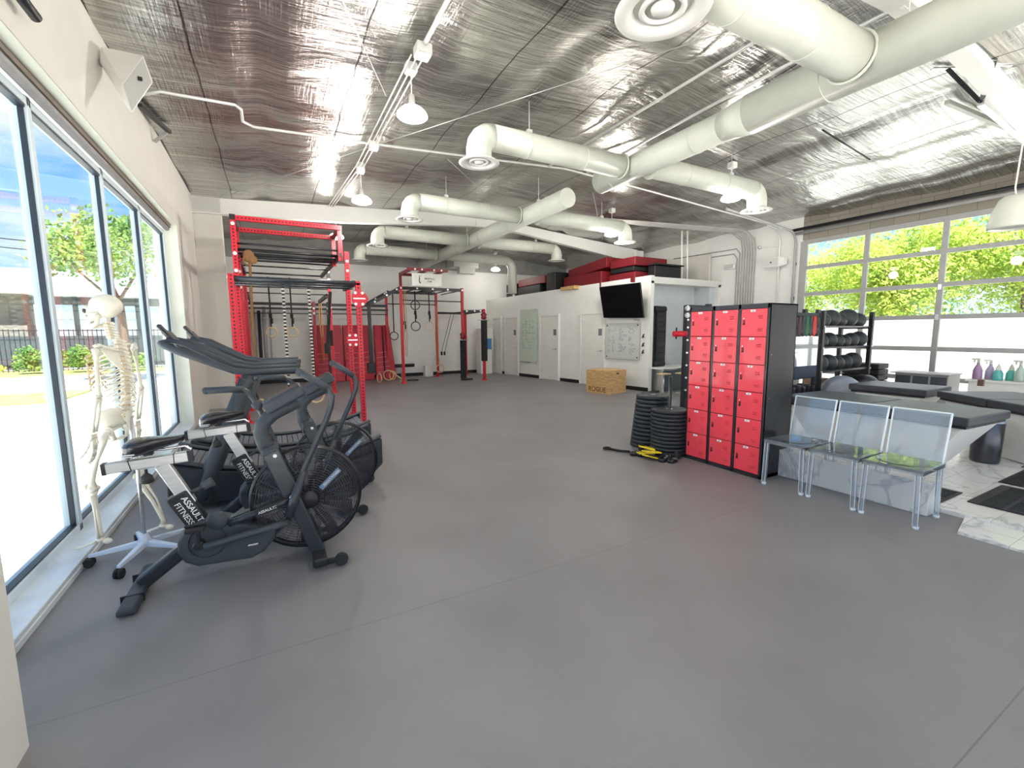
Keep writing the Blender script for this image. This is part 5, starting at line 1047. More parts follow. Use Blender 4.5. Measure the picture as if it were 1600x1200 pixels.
for c in range(3):
    yc = Y1-cw*(c+.5)
    for r_ in range(6):
        zc = .045+dh*(r_+.5); hw, hh = cw/2-.022, dh/2-.003
        d = MB().box((X0-.006, yc, zc), (.014, hw*2, hh*2)).build('locker_door', M_lock, lk, bevel=.002)
        for zz in (zc+.07, zc+.05, zc-.06, zc-.08): MB().hexa([(X0-.020, yc-.095, zz-.004), (X0-.020, yc-.045, zz-.004), (X0-.013, yc-.045, zz-.002), (X0-.013, yc-.095, zz-.002)], [(X0-.020, yc-.092, zz+.001), (X0-.020, yc-.048, zz+.001), (X0-.013, yc-.045, zz+.006), (X0-.013, yc-.095, zz+.006)]).build('vent_louver', M_lock, d)
        vs_ = MB()
        for zz in (zc+.07, zc+.05, zc-.06, zc-.08): vs_.box((X0-.0135, yc-.07, zz-.006), (.002, .045, .004))
        vs_.build('vent_slot', M_ink, d)
        MB().box((X0-.014, yc+.105, zc+.005), (.006, .022, .05)).build('latch', M_dred, d); MB().box((X0-.019, yc+.105, zc-.012), (.008, .016, .016)).build('latch_hole', M_black, d); MB().cyl((X0-.014, yc+.105, zc+.045), (X0-.022, yc+.105, zc+.045), .006, n=8).build('lock_button', M_bolt, d)
        pl = MB().box((X0-.0145, yc+.01, zc+hh-.018), (.004, .055, .022)).build('number_plate', M_text, d)
        text(str(1+c*6+(5-r_)), 'lettering', M_ink, pl, (X0-.0172, yc+.01, zc+hh-.018), (0, -1, 0), (0, 0, 1), .019)
for z in (.35, .85, 1.3): MB().cyl((4.46, Y0-.004, z), (4.46, Y0, z), .006, n=8).build('rivet', M_bolt, lk)
# black rack behind the lockers with red J-hook
t = thing('squat_rack', 'black bolted squat rack upright behind the lockers with a red bar hook', 'rack', (5.85, 4.95, 0))
for x, y in ((5.85, 4.95), (6.35, 4.95)): MB().beam((x, y, 0), (x, y, 1.95 if x < 6.3 else 1.98), .075, .075, up=(0, 1, 0)).build('upright', M_black, t)
b_ = MB()
for z in (1.72, 1.60, 1.40, 1.20, 1.0, .8, .6): bolt(b_, (5.83, 4.91, z), (-.3, -1, 0), .016)
b_.build('bolt_set', M_bolt_w, t)
for z in (1.90, 1.79): MB().torus((5.80, 4.90, z), (-.5, -1, 0), .034, .008, 20, 6).cyl((5.81, 4.91, z), (5.78, 4.87, z), .026).build('large_bolt', M_alu, t)
MB().beam((5.82, 4.93, 1.93), (6.35, 4.95, 1.93), .05, .05).build('cross_bar', M_black, t)
hk = MB().cyl((5.82, 4.92, 1.50), (5.62, 5.00, 1.50), .045, n=14).build('bar_hook', M_red, t); MB().cyl((5.66, 4.98, 1.42), (5.66, 4.98, 1.60), .012).build('hook_pin', M_black, hk)
MB().beam((5.85, 4.95, .04), (5.95, 5.5, .04), .07, .07).build('base_rail', M_black, t)

# plates
M_plate = pm('bumper_rubber', (.022, .028, .035), .45, bump=.08, bscale=80)
pl0 = None; rnd = random.Random(3)
def plate_proto(lab, th, grp):
    t = thing('bumper_plate', lab, 'weight plate', (0, 0, 0), grp)
    R_ = .222; MB().lathe([(.03, 0), (R_-.012, 0), (R_, .008), (R_, th-.008), (R_-.012, th-.002), (R_-.045, th-.002), (R_-.055, th-.009), (.075, th-.009), (.06, th-.002), (.03, th-.002), (.03, 0)], (0, 0, 0), n=40).build('rubber_disc', M_plate, t)
    MB().lathe([(.026, 0), (.032, 0), (.032, th), (.026, th), (.026, 0)], (0, 0, 0), n=20).build('hub_ring', M_alu, t); return t
n1, th = 13, .054
order = ['bottom', 'second from bottom', 'third from bottom', 'fourth from bottom', 'fifth from bottom', 'sixth from bottom', 'seventh from bottom', 'eighth from bottom', 'ninth from bottom', 'tenth from bottom', 'eleventh from bottom', 'second from top', 'top']
p0 = plate_proto('bottom black bumper plate of the taller left stack', th-.003, 'taller stack of bumper plates')
for k in range(n1):
    loc = (4.43+.0055*k, 4.33-.002*k, th*k); lab = order[k]+' black bumper plate of the taller left stack' if k else None
    if k == 0: p0.location = loc
    else: dup(p0, loc, rnd.random()*6, lab)
n2, th2 = 12, .047
p1 = plate_proto('bottom black bumper plate on the steel pole, right stack', th2-.003, 'bumper plates on the steel pole')
for k in range(n2):
    loc = (4.36, 3.90, .02+th2*k)
    if k == 0: p1.location = loc
    else: dup(p1, loc, rnd.random()*6, (order[k] if k < 10 else order[k+1])+' black bumper plate on the steel pole, right stack')
t = thing('plate_pole', 'dark steel pole standing through the right plate stack', 'pole', (4.36, 3.9, 0)); MB().cyl((4.36, 3.9, 0), (4.36, 3.9, .98), .022, n=14).build('pole', M_lframe, t); MB().cyl((4.36, 3.9, 0), (4.36, 3.9, .018), .2, n=20).build('base_plate', M_black, t)
# yellow straps and bits on the floor
for k, (x, y, a, z) in enumerate(((4.00, 3.93, .2, .05), (4.03, 3.86, .35, .075), (4.06, 3.97, -.1, .10), (3.98, 3.80, .5, .03))):
    tag(MB().box((x, y, z), (.14, .20, .018), rot=Euler((.1*k, .12, a+.9))).build('yellow_bar_clamp', M_yel, bevel=.004), ['yellow plastic clamp in the middle of the floor pile by the plates', 'yellow plastic clamp at the front of the floor pile', 'yellow plastic clamp topmost in the floor pile', 'yellow plastic clamp lowest at the near edge of the pile'][k], 'clamp')
for k, (x, y) in enumerate(((3.92, 4.05), (4.10, 3.72), (4.14, 3.62), (4.08, 3.60), (3.96, 3.98), (4.02, 3.68))):
    t = thing('collar_clamp', ['small clamp nearest the plates in the floor pile', 'small silver-levered clamp before the right plate stack', 'small black clamp closest to the lockers in the floor pile', 'small silver-levered clamp at the front corner of the floor pile', 'small black clamp behind the yellow clamps', 'small silver-levered clamp in front of the yellow clamps'][k], 'clamp', (x, y, 0), 'small clamps in the floor pile'); MB().lathe([(.028, 0), (.045, 0), (.045, .04), (.028, .04), (.028, 0)], (x, y, .0), n=14).build('ring_body', M_black, t); MB().box((x+.04, y-.02, .05), (.03, .05, .012), rz=k).build('lever', M_alu if k % 2 else M_black, t)
for k, (x, y, z) in enumerate(((4.02, 4.02, .10), (4.17, 3.58, .08))): tag(MB().box((x, y, z), (.06, .05, .09)).build('steel_block', M_lframe, bevel=.004), ['grey steel block between the two plate stacks', 'grey steel block at the locker end of the floor pile'][k], 'block')
tag(MB().tube([(3.92, 4.12, .03), (3.86, 4.25, .02), (3.83, 4.36, .02)], .016, 8).torus((3.81, 4.42, .02), (0, 0, 1), .045, .013, 16, 6).build('strap_handle', M_strap), 'black strap with a ring handle on the floor left of the plates', 'strap')
tag(MB().tube([(4.1, 3.8, .02), (4.0, 3.7, .05), (4.1, 3.62, .03), (4.16, 3.72, .06), (4.05, 3.78, .02), (3.96, 3.9, .03), (3.93, 4.1, .02)], .014, 6).build('tangled_cord', M_strap), 'tangled black cord around the yellow clamps on the floor', 'cord')

# ================================================================ CLEAR CHAIRS
M_acr = bpy.data.materials.new('clear_acrylic'); M_acr.use_nodes = True; t_ = M_acr.node_tree; t_.nodes.clear()
o_ = N(t_, 'ShaderNodeOutputMaterial'); tr = N(t_, 'ShaderNodeBsdfTransparent'); tr.inputs[0].default_value = (.90, .93, .96, 1); gl = N(t_, 'ShaderNodeBsdfGlossy'); gl.inputs['Roughness'].default_value = .03; fr = N(t_, 'ShaderNodeFresnel'); fr.inputs[0].default_value = 1.5
df = N(t_, 'ShaderNodeBsdfTranslucent'); df.inputs[0].default_value = (.80, .88, .95, 1); d2 = N(t_, 'ShaderNodeBsdfDiffuse'); d2.inputs[0].default_value = (.75, .82, .9, 1); a0 = N(t_, 'ShaderNodeMixShader'); a0.inputs[0].default_value = .6; t_.links.new(df.outputs[0], a0.inputs[1]); t_.links.new(d2.outputs[0], a0.inputs[2])
a1 = N(t_, 'ShaderNodeMixShader'); nz = N(t_, 'ShaderNodeTexNoise'); nz.inputs['Scale'].default_value = 3; mr = N(t_, 'ShaderNodeMapRange'); mr.inputs[3].default_value = .16; mr.inputs[4].default_value = .26; t_.links.new(nz.outputs[0], mr.inputs[0]); t_.links.new(mr.outputs[0], a1.inputs[0]); t_.links.new(tr.outputs[0], a1.inputs[1]); t_.links.new(a0.outputs[0], a1.inputs[2])
a2 = N(t_, 'ShaderNodeMixShader'); t_.links.new(math_(t_, 'MULTIPLY', fr.outputs[0], 1.6), a2.inputs[0]); t_.links.new(a1.outputs[0], a2.inputs[1]); t_.links.new(gl.outputs[0], a2.inputs[2]); t_.links.new(a2.outputs[0], o_.inputs[0])
M_edge = pm('bright_acrylic_edge', (.80, .88, .93), .15, 0, .05, coat=.5)
def make_chair(label):
    t = thing('clear_chair', label, 'chair', (0, 0, 0), 'clear acrylic chairs along the marble curb')
    w2, d2_ = .19, .21
    for sx in (-1, 1):
        for sy in (-1, 1):
            top = (sx*d2_, sy*(w2-.02), .44); bot = (sx*(d2_+.0), sy*(w2-.01), .012)
            l = MB().beam(bot, top, .034, .034, up=(1, 0, 0)).build('leg', M_acr, t, bevel=.006, seg=2)
            MB().cyl((bot[0], bot[1], 0), (bot[0], bot[1], .022), .021, n=12).build('foot_cap', M_edge, l)
            e_ = MB(); e_.beam((bot[0]-.016, bot[1]-.016, .02), (top[0]-.016, top[1]-.016, .43), .0035, .0035, up=(1, 0, 0)).beam((bot[0]-.016, bot[1]+.016, .02), (top[0]-.016, top[1]+.016, .43), .003, .003, up=(1, 0, 0)); e_.build('leg_edge', M_edge, l)
    s = MB().box((0, 0, .455), (.46, .40, .026)).build('seat', M_acr, t, bevel=.01, seg=3)
    MB().box((-.228, 0, .445), (.008, .38, .03)).box((0, -.198, .445), (.44, .006, .03)).box((0, .198, .445), (.44, .006, .03)).build('seat_rim', M_acr, s)
    MB().lathe([(.17, .0), (.15, -.004), (.001, -.006)], (0, 0, .4715), n=30).build('seat_dish', M_acr, s)
    tilt = .13; z0, z1 = .455, .865
    B_ = MB().hexa([(.20, -.185, z0), (.20, .185, z0), (.218, .185, z0), (.218, -.185, z0)], [(.20+tilt*.6, -.19, z1), (.20+tilt*.6, .19, z1), (.214+tilt*.6, .19, z1), (.214+tilt*.6, -.19, z1)]).build('backrest', M_acr, t, bevel=.005, seg=2)
    x1 = .205+tilt*.6
    MB().box((x1, 0, z1), (.022, .385, .010)).beam((.205, -.187, z0), (x1, -.191, z1), .010, .014, up=(0, 1, 0)).beam((.205, .187, z0), (x1, .191, z1), .010, .014, up=(0, 1, 0)).build('back_edge', M_edge, B_, bevel=.002)
    return t
ch = make_chair('clear acrylic chair beside the lockers, leftmost of three'); ch.location = (4.53, 2.44, 0)
dup(ch, (4.535, 2.02, 0), 0.02, 'clear acrylic chair in the middle of the three')
c3 = dup(ch, (4.54, 1.60, 0), 0.03, 'clear acrylic chair farthest from the lockers, rightmost of three')

# ================================================================ TREATMENT AREA
M_vinyl = pm('dark_vinyl_pad', (.045, .048, .058), .42, bump=.06, bscale=20); M_base = pm('table_base_white', (.74, .74, .72), .4, var=.02)
def table(cx, cy, L, Wd, rz, lab, zt=.70, parts=2):
    t = thing('treatment_table', lab, 'treatment table', (cx, cy, .035), 'padded treatment tables', rz)
    # local: x across, y along
    def B_(c, d): return MB().box(Vector((cx, cy, 0))+Vector(c), d)
    seg_ = L/parts
    for k in range(parts):
        yc = -L/2+seg_*(k+.5); B_((0, yc, zt-.045), (Wd, seg_-.012, .09)).build('cushion', M_vinyl, t, bevel=.018, seg=3)
    B_((0, 0, zt-.105), (Wd-.06, L-.06, .03)).build('support_board', M_black, t, bevel=.006)
    a, b_ = Wd/2-.06, L/2-.06; c, d = Wd/2-.16, L/2-.42; o = Vector((cx, cy, 0))
    bs = MB().hexa([o+Vector((-c, -d, .04)), o+Vector((c, -d, .04)), o+Vector((c, d, .04)), o+Vector((-c, d, .04))], [o+Vector((-a, -b_, zt-.12)), o+Vector((a, -b_, zt-.12)), o+Vector((a, b_, zt-.12)), o+Vector((-a, b_, zt-.12))]).build('tapered_base', M_base, t, bevel=.01, seg=2)
    MB().box(o+Vector((0, -d-.17, .36)), (.05, .02, .06)).box(o+Vector((-.15, -d-.2, .42)), (.04, .02, .04)).build('switch_block', M_black, bs)
    MB().tube([o+Vector((.12, -b_+.01, zt-.13)), o+Vector((.13, -d-.19, .45)), o+Vector((.10, -d-.15, .35)), o+Vector((.14, -d-.10, .22))], .008, 6).build('power_cable', M_black, bs)
    return t
table(6.33, 2.48, 1.86, .95, math.radians(-3), 'near padded treatment table behind the clear chairs')
table(8.25, 3.05, .95, .85, 0, 'padded treatment table section before the ball rack', zt=.72, parts=1)
table(7.78, 1.62, 1.55, .90, math.radians(-38), 'padded treatment table at the right edge of the picture', zt=.72)
t = thing('trash_can', 'dark metal trash can with a pale lid beside the near treatment table', 'trash can', (7.12, 1.78, .035))
MB().lathe([(.001, .035), (.115, .035), (.125, .06), (.135, .50), (.128, .51)], (7.12, 1.78, 0), n=26).build('can_body', pm('gunmetal', (.10, .10, .11), .28, .8, .2, 4), t); MB().lathe([(.136, .50), (.13, .55), (.09, .575), (.001, .58)], (7.12, 1.78, 0), n=26).build('lid', pm('pale_blue_plastic', (.40, .52, .68), .3), t)
# floor mats
M_fm = pm('black_ribbed_mat', (.03, .03, .035), .6, bump=.3, bscale=120)
def fmat(x0, x1, y0, y1, lab, rz=0):
    t = thing('floor_mat', lab, 'floor mat', ((x0+x1)/2, (y0+y1)/2, .036), 'black rubber mats on the tile')
    MB().box(((x0+x1)/2, (y0+y1)/2, .041), (x1-x0, y1-y0, .008)).build('mat_base', M_fm, t); rb_ = MB(); n = int((x1-x0)/.055)
    for k in range(n):
        for j in range(int((y1-y0)/.16)): rb_.box((x0+.03+.055*k, y0+.09+.16*j, .047), (.035, .13, .005))
    rb_.build('raised_rib', M_rub, t); return t
fmat(5.02, 5.55, 1.5, 2.3, 'black ribbed mat beside the end of the marble curb')
fmat(5.30, 6.15, .85, 1.40, 'black ribbed mat nearest the camera on the tile')
fmat(6.25, 7.0, .95, 1.45, 'black ribbed mat farther right at the picture edge, middle of three')
fmat(7.15, 7.8, 1.0, 1.5, 'black ribbed mat farthest right on the tile')
fmat(8.3, 8.9, 1.9, 2.3, 'black mat under the far side of the right treatment tables')
# white supply counter and spray bottles
t = thing('supply_counter', 'low white counter holding spray bottles behind the treatment tables', 'counter', (10.1, 2.0, .035)); MB().box((10.1, 1.9, .38), (.5, 1.7, .68)).build('counter_body', M_white, t, bevel=.01); MB().box((10.1, 1.9, .73), (.56, 1.76, .03)).build('counter_top', M_white, t)
cols_ = [(.35, .22, .38), (.42, .36, .55), (.10, .45, .42), (.12, .5, .45), (.45, .55, .48), (.14, .42, .22), (.55, .6, .6), (.12, .45, .25)]
for k, c in enumerate(cols_):
    y = 2.68-.115*k; x = 9.95+.10*(k % 2); m_ = pm('bottle_liquid_%d' % k, c, .25, coat=.3); h = [.26, .24, .20, .20, .25, .27, .22, .24][k]
    t = thing('spray_bottle', ['leftmost purple-brown spray bottle on the white counter', 'violet spray bottle second from left on the white counter', 'short teal jar third from left on the white counter', 'short teal jar with a cone top, fourth on the white counter', 'pale green spray bottle in the middle of the white counter', 'green spray bottle sixth along the white counter', 'clear bottle seventh along the white counter', 'green bottle farthest right on the white counter'][k], 'spray bottle', (x, y, .745), 'spray bottles on the white counter')
    MB().lathe([(.001, 0), (.055, 0), (.06, .02), (.058, h*.55), (.035, h*.8), (.02, h*.9), (.02, h)], (x, y, .745), n=18).build('bottle', m_, t)
    if k not in (2, 3): MB().cyl((x, y, .745+h), (x, y, .745+h+.05), .018).box((x-.01, y+.03, .745+h+.06), (.03, .10, .03)).box((x, y+.05, .745+h+.03), (.012, .02, .06)).build('trigger', M_white if k % 2 else M_duct, t)
    else: MB().lathe([(.035, h*.8), (.03, h), (.001, h+.07)], (x, y, .745), n=14).build('cap', M_duct, t)
t = thing('tool_cabinet', 'grey low cabinet with dark drawer fronts in front of the garage door', 'cabinet', (10.0, 3.4, .035)); MB().box((10.1, 3.35, .40), (.5, .72, .74)).build('cabinet_body', M_gframe, t, bevel=.008)
for k in range(3): MB().box((9.845, 3.59-.24*k, .62), (.012, .21, .24)).build('drawer', pm('slate_drawer', (.06, .065, .08), .5), t, bevel=.004)
MB().box((10.08, 3.37, .785), (.56, .80, .02)).build('cabinet_top', M_gframe, t)
tag(MB().box((8.9, 2.35, .78), (.06, .06, .09)).build('small_box', pm('brown_carton', (.16, .09, .06), .6)), 'small brown carton on the treatment tables', 'box')
# ball rack
rk = thing('ball_rack', 'black steel rack of medicine balls in front of the garage door', 'rack', (9.05, 4.35, 0))
for x in (8.22, 9.88):
    for y in (4.15, 4.65): MB().beam((x, y, 0), (x, y, 1.87 if y < 4.5 else 1.75), .065, .065, up=(0, 1, 0)).build('upright', M_black, rk)
for z in (1.60, 1.24, .83):
    for y in (4.17, 4.36): MB().beam((8.22, y, z), (9.88, y, z-.0), .045, .03).build('shelf_rail', M_lframe, rk)
    for x in (8.22, 9.88): MB().beam((x, 4.15, z-.02), (x, 4.65, z-.02), .04, .04).build('shelf_bracket', M_black, rk)
bolts(rk, [(x, 4.115, z) for x in (8.22, 9.88) for z in (1.6, 1.24, .83)], r=.014)
bn = 0
M_ball = pm('medicine_ball_rubber', (.030, .034, .038), .42, bump=.12, bscale=90)
rows = [(1.60, [(8.42, .13), (8.68, .155), (8.97, .13), (9.25, .165), (9.62, .135)], 'top'), (1.24, [(8.40, .13), (8.66, .14), (8.94, .125), (9.18, .12), (9.42, .135), (9.70, .145)], 'middle'), (.83, [(8.40, .15), (8.70, .15), (8.98, .135), (9.24, .14), (9.54, .155)], 'bottom')]
pos_ = ['leftmost', 'second from left', 'third from left', 'fourth from left', 'fifth from left', 'rightmost']
for z, bs, rn in rows:
    for k, (x, r_) in enumerate(bs):
        nm = pos_[k] if k < len(bs)-1 else 'rightmost'
        t = thing('medicine_ball', '%s black medicine ball on the %s shelf of the rack' % (nm, rn), 'medicine ball', (x, 4.265, z), 'medicine balls on the steel rack')
        zc = z+.013+math.sqrt(max(0, r_*r_-.085**2)); MB().sph((x, 4.265, zc), r_, 28, 18).build('ball_shell', M_ball, t)
        MB().torus((x, 4.265, zc), (.9, .1*k-.2, .3), r_-.001, .003, 32, 5).build('seam', M_rub, t)
# side frame with hanging bands and mirror
t = thing('band_rack', 'black rack frame between lockers and ball rack, with a top grid', 'rack', (7.7, 4.2, 0))
for x in (7.36, 8.06): MB().beam((x, 4.15, 0), (x, 4.15, 1.88), .05, .05, up=(0, 1, 0)).build('upright', M_black, t)
MB().beam((7.33, 4.15, 1.79), (8.1, 4.15, 1.79), .05, .07).build('top_rail', M_blackp, t)
for z in (1.46, .75): MB().beam((7.36, 4.17, z), (8.06, 4.17, z), .02, .03).build('cross_bar', M_black, t)
for x in (7.62, 8.0): MB().box((x, 4.12, 1.85), (.07, .05, .06)).build('cap', M_black, t)
bc = [('maroon_band', (.05, .015, .03), 'dark maroon band hanging leftmost on the band rack'), ('black_band', (.02, .02, .02), 'black band hanging second on the band rack'), ('green_band', (.01, .12, .05), 'dark green band hanging in the middle of the band rack'), ('black_band', (.02, .02, .02), 'black band hanging between the green and red bands'), ('red_band', (.55, .03, .02), 'bright red band hanging on the band rack'), ('black_band', (.02, .02, .02), 'black band hanging rightmost on the band rack')]
for k, (nm, c, lab) in enumerate(bc):
    x = 7.44+.105*k; tag(MB().tube([(x-.03, 4.09, 1.77), (x-.04, 4.09, 1.5), (x, 4.09, 1.46), (x+.04, 4.09, 1.5), (x+.03, 4.09, 1.77)], .024, 8, flat=.5).box((x, 4.09, 1.62), (.07, .02, .28)).build('resistance_band', pm(nm, c, .5)), lab, 'band', 'resistance bands on the band rack')
t = thing('framed_mirror', 'mirror panel on the band rack above a dark blue panel', 'mirror', (7.7, 4.12, .95)); MB().box((7.71, 4.12, 1.20), (.66, .02, .48)).build('mirror_glass', pm('mirror_glass', (.8, .86, .9), .05, 1., .02), t); MB().box((7.71, 4.11, 1.27), (.66, .008, .05)).build('mirror_bar', M_gframe, t)
tag(MB().box((7.72, 4.13, .86), (.68, .03, .19)).build('blue_panel', pm('navy_panel', (.01, .03, .075), .4)), 'dark navy panel under the mirror on the band rack', 'panel')
for k in range(5): tag(MB().box((7.45+.14*k, 4.2, .55+.03*(k % 2)), (.11, .2, .14)).build('kettlebell_block', M_black, bevel=.03, seg=2), ['dark hand weight leftmost on the low shelf of the band rack', 'dark hand weight second on the low shelf', 'dark hand weight in the middle of the low shelf', 'dark hand weight fourth on the low shelf', 'dark hand weight rightmost on the low shelf'][k], 'weight', 'hand weights on the low shelf')
tag(MB().box((7.75, 4.2, .46), (.8, .3, .03)).build('low_shelf', M_black), 'low black shelf of the band rack', 'shelf')
for k in range(8): tag(MB().box((10.25, 4.35, .08+.11*k), (.40, .62, .10)).build('step_platform', M_rub, bevel=.015), '%s black step platform in the stack right of the ball rack' % (['bottom', 'second', 'third', 'fourth', 'fifth', 'sixth', 'second from top', 'top'][k]), 'exercise step', 'step platforms beside the ball rack')
tag(MB().sph((8.55, 3.95, .45), (.32, .32, .32), 24, 16).build('exercise_ball', pm('blue_grey_ball', (.30, .34, .42), .4)), 'large blue-grey exercise ball half hidden behind the near treatment table', 'exercise ball')
tag(MB().box((9.0, 4.6, .5), (.3, .3, .3)).build('carton', pm('brown_box', (.22, .15, .10), .7)), 'brown carton under the ball rack', 'box')
tag(MB().sph((9.3, 3.95, .62), (.24, .2, .13), 16, 10).build('gym_bag', M_black), 'dark rounded gym bag beyond the treatment tables', 'bag')
tag(MB().box((9.3, 3.95, .26), (.6, .4, .5)).build('low_crate', M_black, bevel=.01), 'dark crate carrying the gym bag', 'crate')

# ================================================================ OUTSIDE
def leafmat(name, a, b_, tr_=.45):
    m = bpy.data.materials.new(name); m.use_nodes = True; t = m.node_tree; t.nodes.clear(); o = N(t, 'ShaderNodeOutputMaterial')
    df = N(t, 'ShaderNodeBsdfDiffuse'); tl = N(t, 'ShaderNodeBsdfTranslucent'); mx = N(t, 'ShaderNodeMixShader'); mx.inputs[0].default_value = tr_
    oi = N(t, 'ShaderNodeTexCoord'); nz = N(t, 'ShaderNodeTexNoise'); nz.inputs['Scale'].default_value = 1.4; nz.inputs['Detail'].default_value = 6; t.links.new(oi.outputs['Object'], nz.inputs['Vector'])
    r = N(t, 'ShaderNodeValToRGB'); r.color_ramp.elements[0].position = .38; r.color_ramp.elements[1].position = .62; r.color_ramp.elements[0].color = (*a, 1); r.color_ramp.elements[1].color = (*b_, 1); t.links.new(nz.outputs[0], r.inputs[0])
    t.links.new(r.outputs[0], df.inputs[0]); t.links.new(r.outputs[0], tl.inputs[0]); t.links.new(df.outputs[0], mx.inputs[1]); t.links.new(tl.outputs[0], mx.inputs[2]); t.links.new(mx.outputs[0], o.inputs[0]); return m
LF1 = leafmat('yellow_green_leaf', (.30, .42, .08), (.62, .68, .16), .5); LF2 = leafmat('mid_green_leaf', (.12, .24, .06), (.36, .46, .14), .4); LF3 = leafmat('olive_leaf', (.10, .16, .07), (.24, .30, .12), .35)
M_bark = pm('bark', (.16, .11, .08), .9, bump=.5, bscale=20)
def foliage(par, c, r, n, size, m, seed, name='foliage', clumps=14):
    rnd = random.Random(seed); mb = MB(); c = Vector(c); cl = []
    for k in range(clumps):
        while True:
            v = Vector([rnd.uniform(-1, 1) for _ in range(3)])
            if v.length < 1: break
        cl.append((Vector((v.x*r[0]*.72, v.y*r[1]*.72, v.z*r[2]*.72)), rnd.uniform(.28, .5)))
    for i in range(n):
        cc, rr = cl[i % clumps]; v = Vector([rnd.gauss(0, 1) for _ in range(3)]).normalized()*(rnd.random()**.4)*rr
        p = c+cc+Vector((v.x*r[0], v.y*r[1], v.z*r[2])); a = Vector([rnd.uniform(-1, 1) for _ in range(3)]).normalized(); b_ = a.orthogonal().normalized(); s_ = size*rnd.uniform(.6, 1.3)
        mb.add([p-a*s_*.5, p+b_*s_*.28, p+a*s_*.5, p-b_*s_*.28], [(0, 1, 2, 3)])
    return mb.build(name, m, par)
def tree(x, y, zc, r, n, size, m, lab, seed, grp, cl=14):
    t = thing('tree', lab, 'tree', (x, y, -.1), grp)
    MB().tube([(x, y, -.1), (x+.1, y, zc*.5), (x, y+.1, zc)], [.16, .12, .06], 8).tube([(x, y, zc*.5), (x+.5*r[0], y+.2, zc)], [.07, .03], 6).tube([(x, y, zc*.55), (x-.5*r[0], y-.2, zc+.3)], [.07, .03], 6).build('trunk', M_bark, t)
    foliage(t, (x, y, zc), r, n, size, m, seed, cl and 'foliage', cl); return t
G = 'trees and shrubs beyond the garage door'
for k, (x, y, zc, r, n, m, lab) in enumerate(((17.4, 9.6, 3.5, (2.3, 2.4, 2.0), 7000, LF1, 'bright yellow-green tree seen through the left garage panes'), (17.0, 6.6, 3.6, (2.3, 2.1, 2.0), 7000, LF1, 'yellow-green tree behind the second column of garage panes'), (17.2, 3.9, 3.7, (2.2, 2.1, 2.1), 7000, LF1, 'yellow-green tree behind the right garage panes'),
    (20.5, 7.6, 4.6, (2.4, 2.6, 2.6), 6000, LF2, 'darker tree standing behind the yellow-green ones'), (19.8, 3.3, 4.9, (2.5, 2.4, 2.9), 6000, LF2, 'dark green tree rising at the right in the top garage panes'), (20.5, 12.0, 3.8, (2.6, 2.8, 2.3), 5000, LF1, 'distant pale tree at the far left of the garage view'), (17.2, 1.2, 3.8, (2.2, 2.0, 2.3), 5000, LF2, 'green tree at the right picture edge beyond the garage'))):
    tree(x*1.27, y*1.27, 1.05+(zc-1.55)*1.27, (r[0]*1.3, r[1]*1.35, r[2]*1.36), int(n*2.1), .155, m, lab, 20+k, G)
t = thing('street_tree', 'leafy tree outside the left windows', 'tree', (-4.9, 19.5, -.1))
MB().tube([(-4.3, 19.5, -.1), (-4.35, 19.5, 2.5), (-4.9, 19.6, 4.4)], [.14, .11, .05], 8).tube([(-4.35, 19.5, 2.5), (-5.8, 19.3, 4.2)], [.06, .02], 6).tube([(-4.35, 19.5, 2.7), (-3.4, 19.6, 4.4)], [.06, .02], 6).build('trunk', M_bark, t); foliage(t, (-4.6, 19.5, 4.35), (1.9, 1.6, 1.55), 4200, .15, LF2, 77, clumps=22)
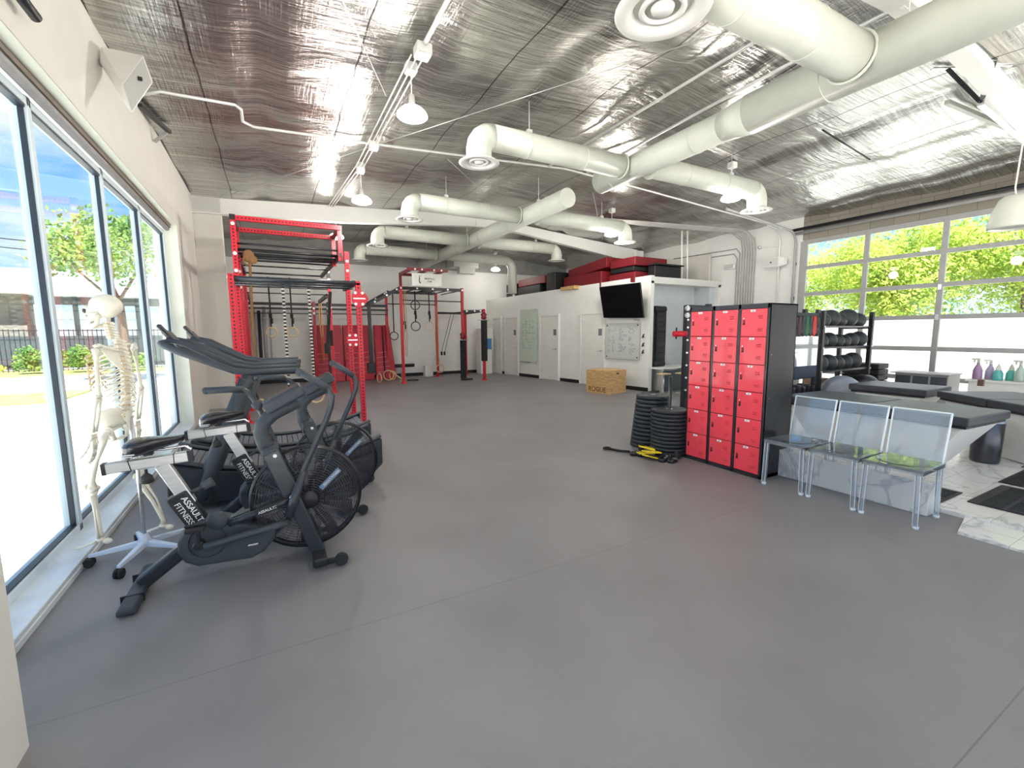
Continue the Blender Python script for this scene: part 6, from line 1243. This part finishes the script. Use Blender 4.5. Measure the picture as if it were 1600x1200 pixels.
for k, (x, y, z, r, lab) in enumerate(((-8.9, 25.8, .45, (.75, .6, .6), 'round shrub by the fence, in the leftmost pane'), (-7.4, 25.6, .5, (.8, .6, .62), 'dense green shrub by the fence in the second pane'), (-5.6, 25.6, .4, (1.0, .6, .55), 'low shrub by the fence behind the model skeleton'), (-11.3, 25.9, .2, (1.6, .5, .35), 'low hedge along the fence at the far left'))):
    t = thing('shrub', lab, 'shrub', (x, y, -.1), 'shrubs along the fence'); foliage(t, (x, y, z), r, 1500, .12, LF2 if k != 3 else LF1, 90+k, clumps=10)
M_canopy = pm('pale_green_metal', (.30, .44, .38), .5, .1, .06); M_stone = pm('stacked_stone', (.20, .18, .15), .9, 0, .4, 5, .6, 12, stretch=(1, 1, 5)); M_conc2 = pm('grey_beam', (.22, .24, .23), .7)
t = thing('carport', 'pale green metal canopy on stone pillars across the street', 'building', (-6, 30, -.1))
MB().box((-4, 30.4, 4.15), (34, 3.0, .9)).build('canopy_fascia', M_canopy, t); MB().box((-4, 29.6, 3.58), (34, 2.0, .22)).build('soffit', M_wallw, t); MB().box((-4, 31.5, 3.3), (34, .4, .4)).build('beam', M_conc2, t); MB().box((-4, 33.5, 2.6), (34, .3, .45)).build('beam', M_conc2, t)
for x in (-10.6, -2.5, 5.5): MB().box((x, 30.0, 1.7), (1.05, .9, 3.7)).build('stone_pillar', M_stone, t)
for x in (-8.7, -6.2, -4.4): MB().cyl((x, 31.0, -.1), (x, 31.0, 3.5), .11, n=10).build('steel_post', M_conc2, t)
t = thing('iron_fence', 'black iron picket fence behind the shrubs outside the left windows', 'fence', (-8, 27.2, -.1), None)
for z in (.15, 1.35, 1.75): MB().box((-7.5, 27.2, z), (15, .04, .04)).build('rail', M_black, t)
MB_ = [MB().box((-15+.16*k, 27.2, .85), (.025, .025, 1.9)) for k in range(94)]
pk0 = None
for k in range(94): MB_[k].build('picket', M_black, t)
tag(MB().box((-7.5, 28.3, .75), (16, .12, 1.5)).build('dark_screen', pm('dark_fence_screen', (.06, .07, .075), .8)), 'dark screen wall behind the iron fence', 'wall')
for k, (z, lab) in enumerate(((6.9, 'upper power line outside the left windows'), (6.4, 'lower power line outside the left windows'))):
    tag(MB().tube([(-24, 38, z+.9), (-10, 37, z), (8, 36, z+.8)], .03, 4).build('power_line', M_black), lab, 'power line')
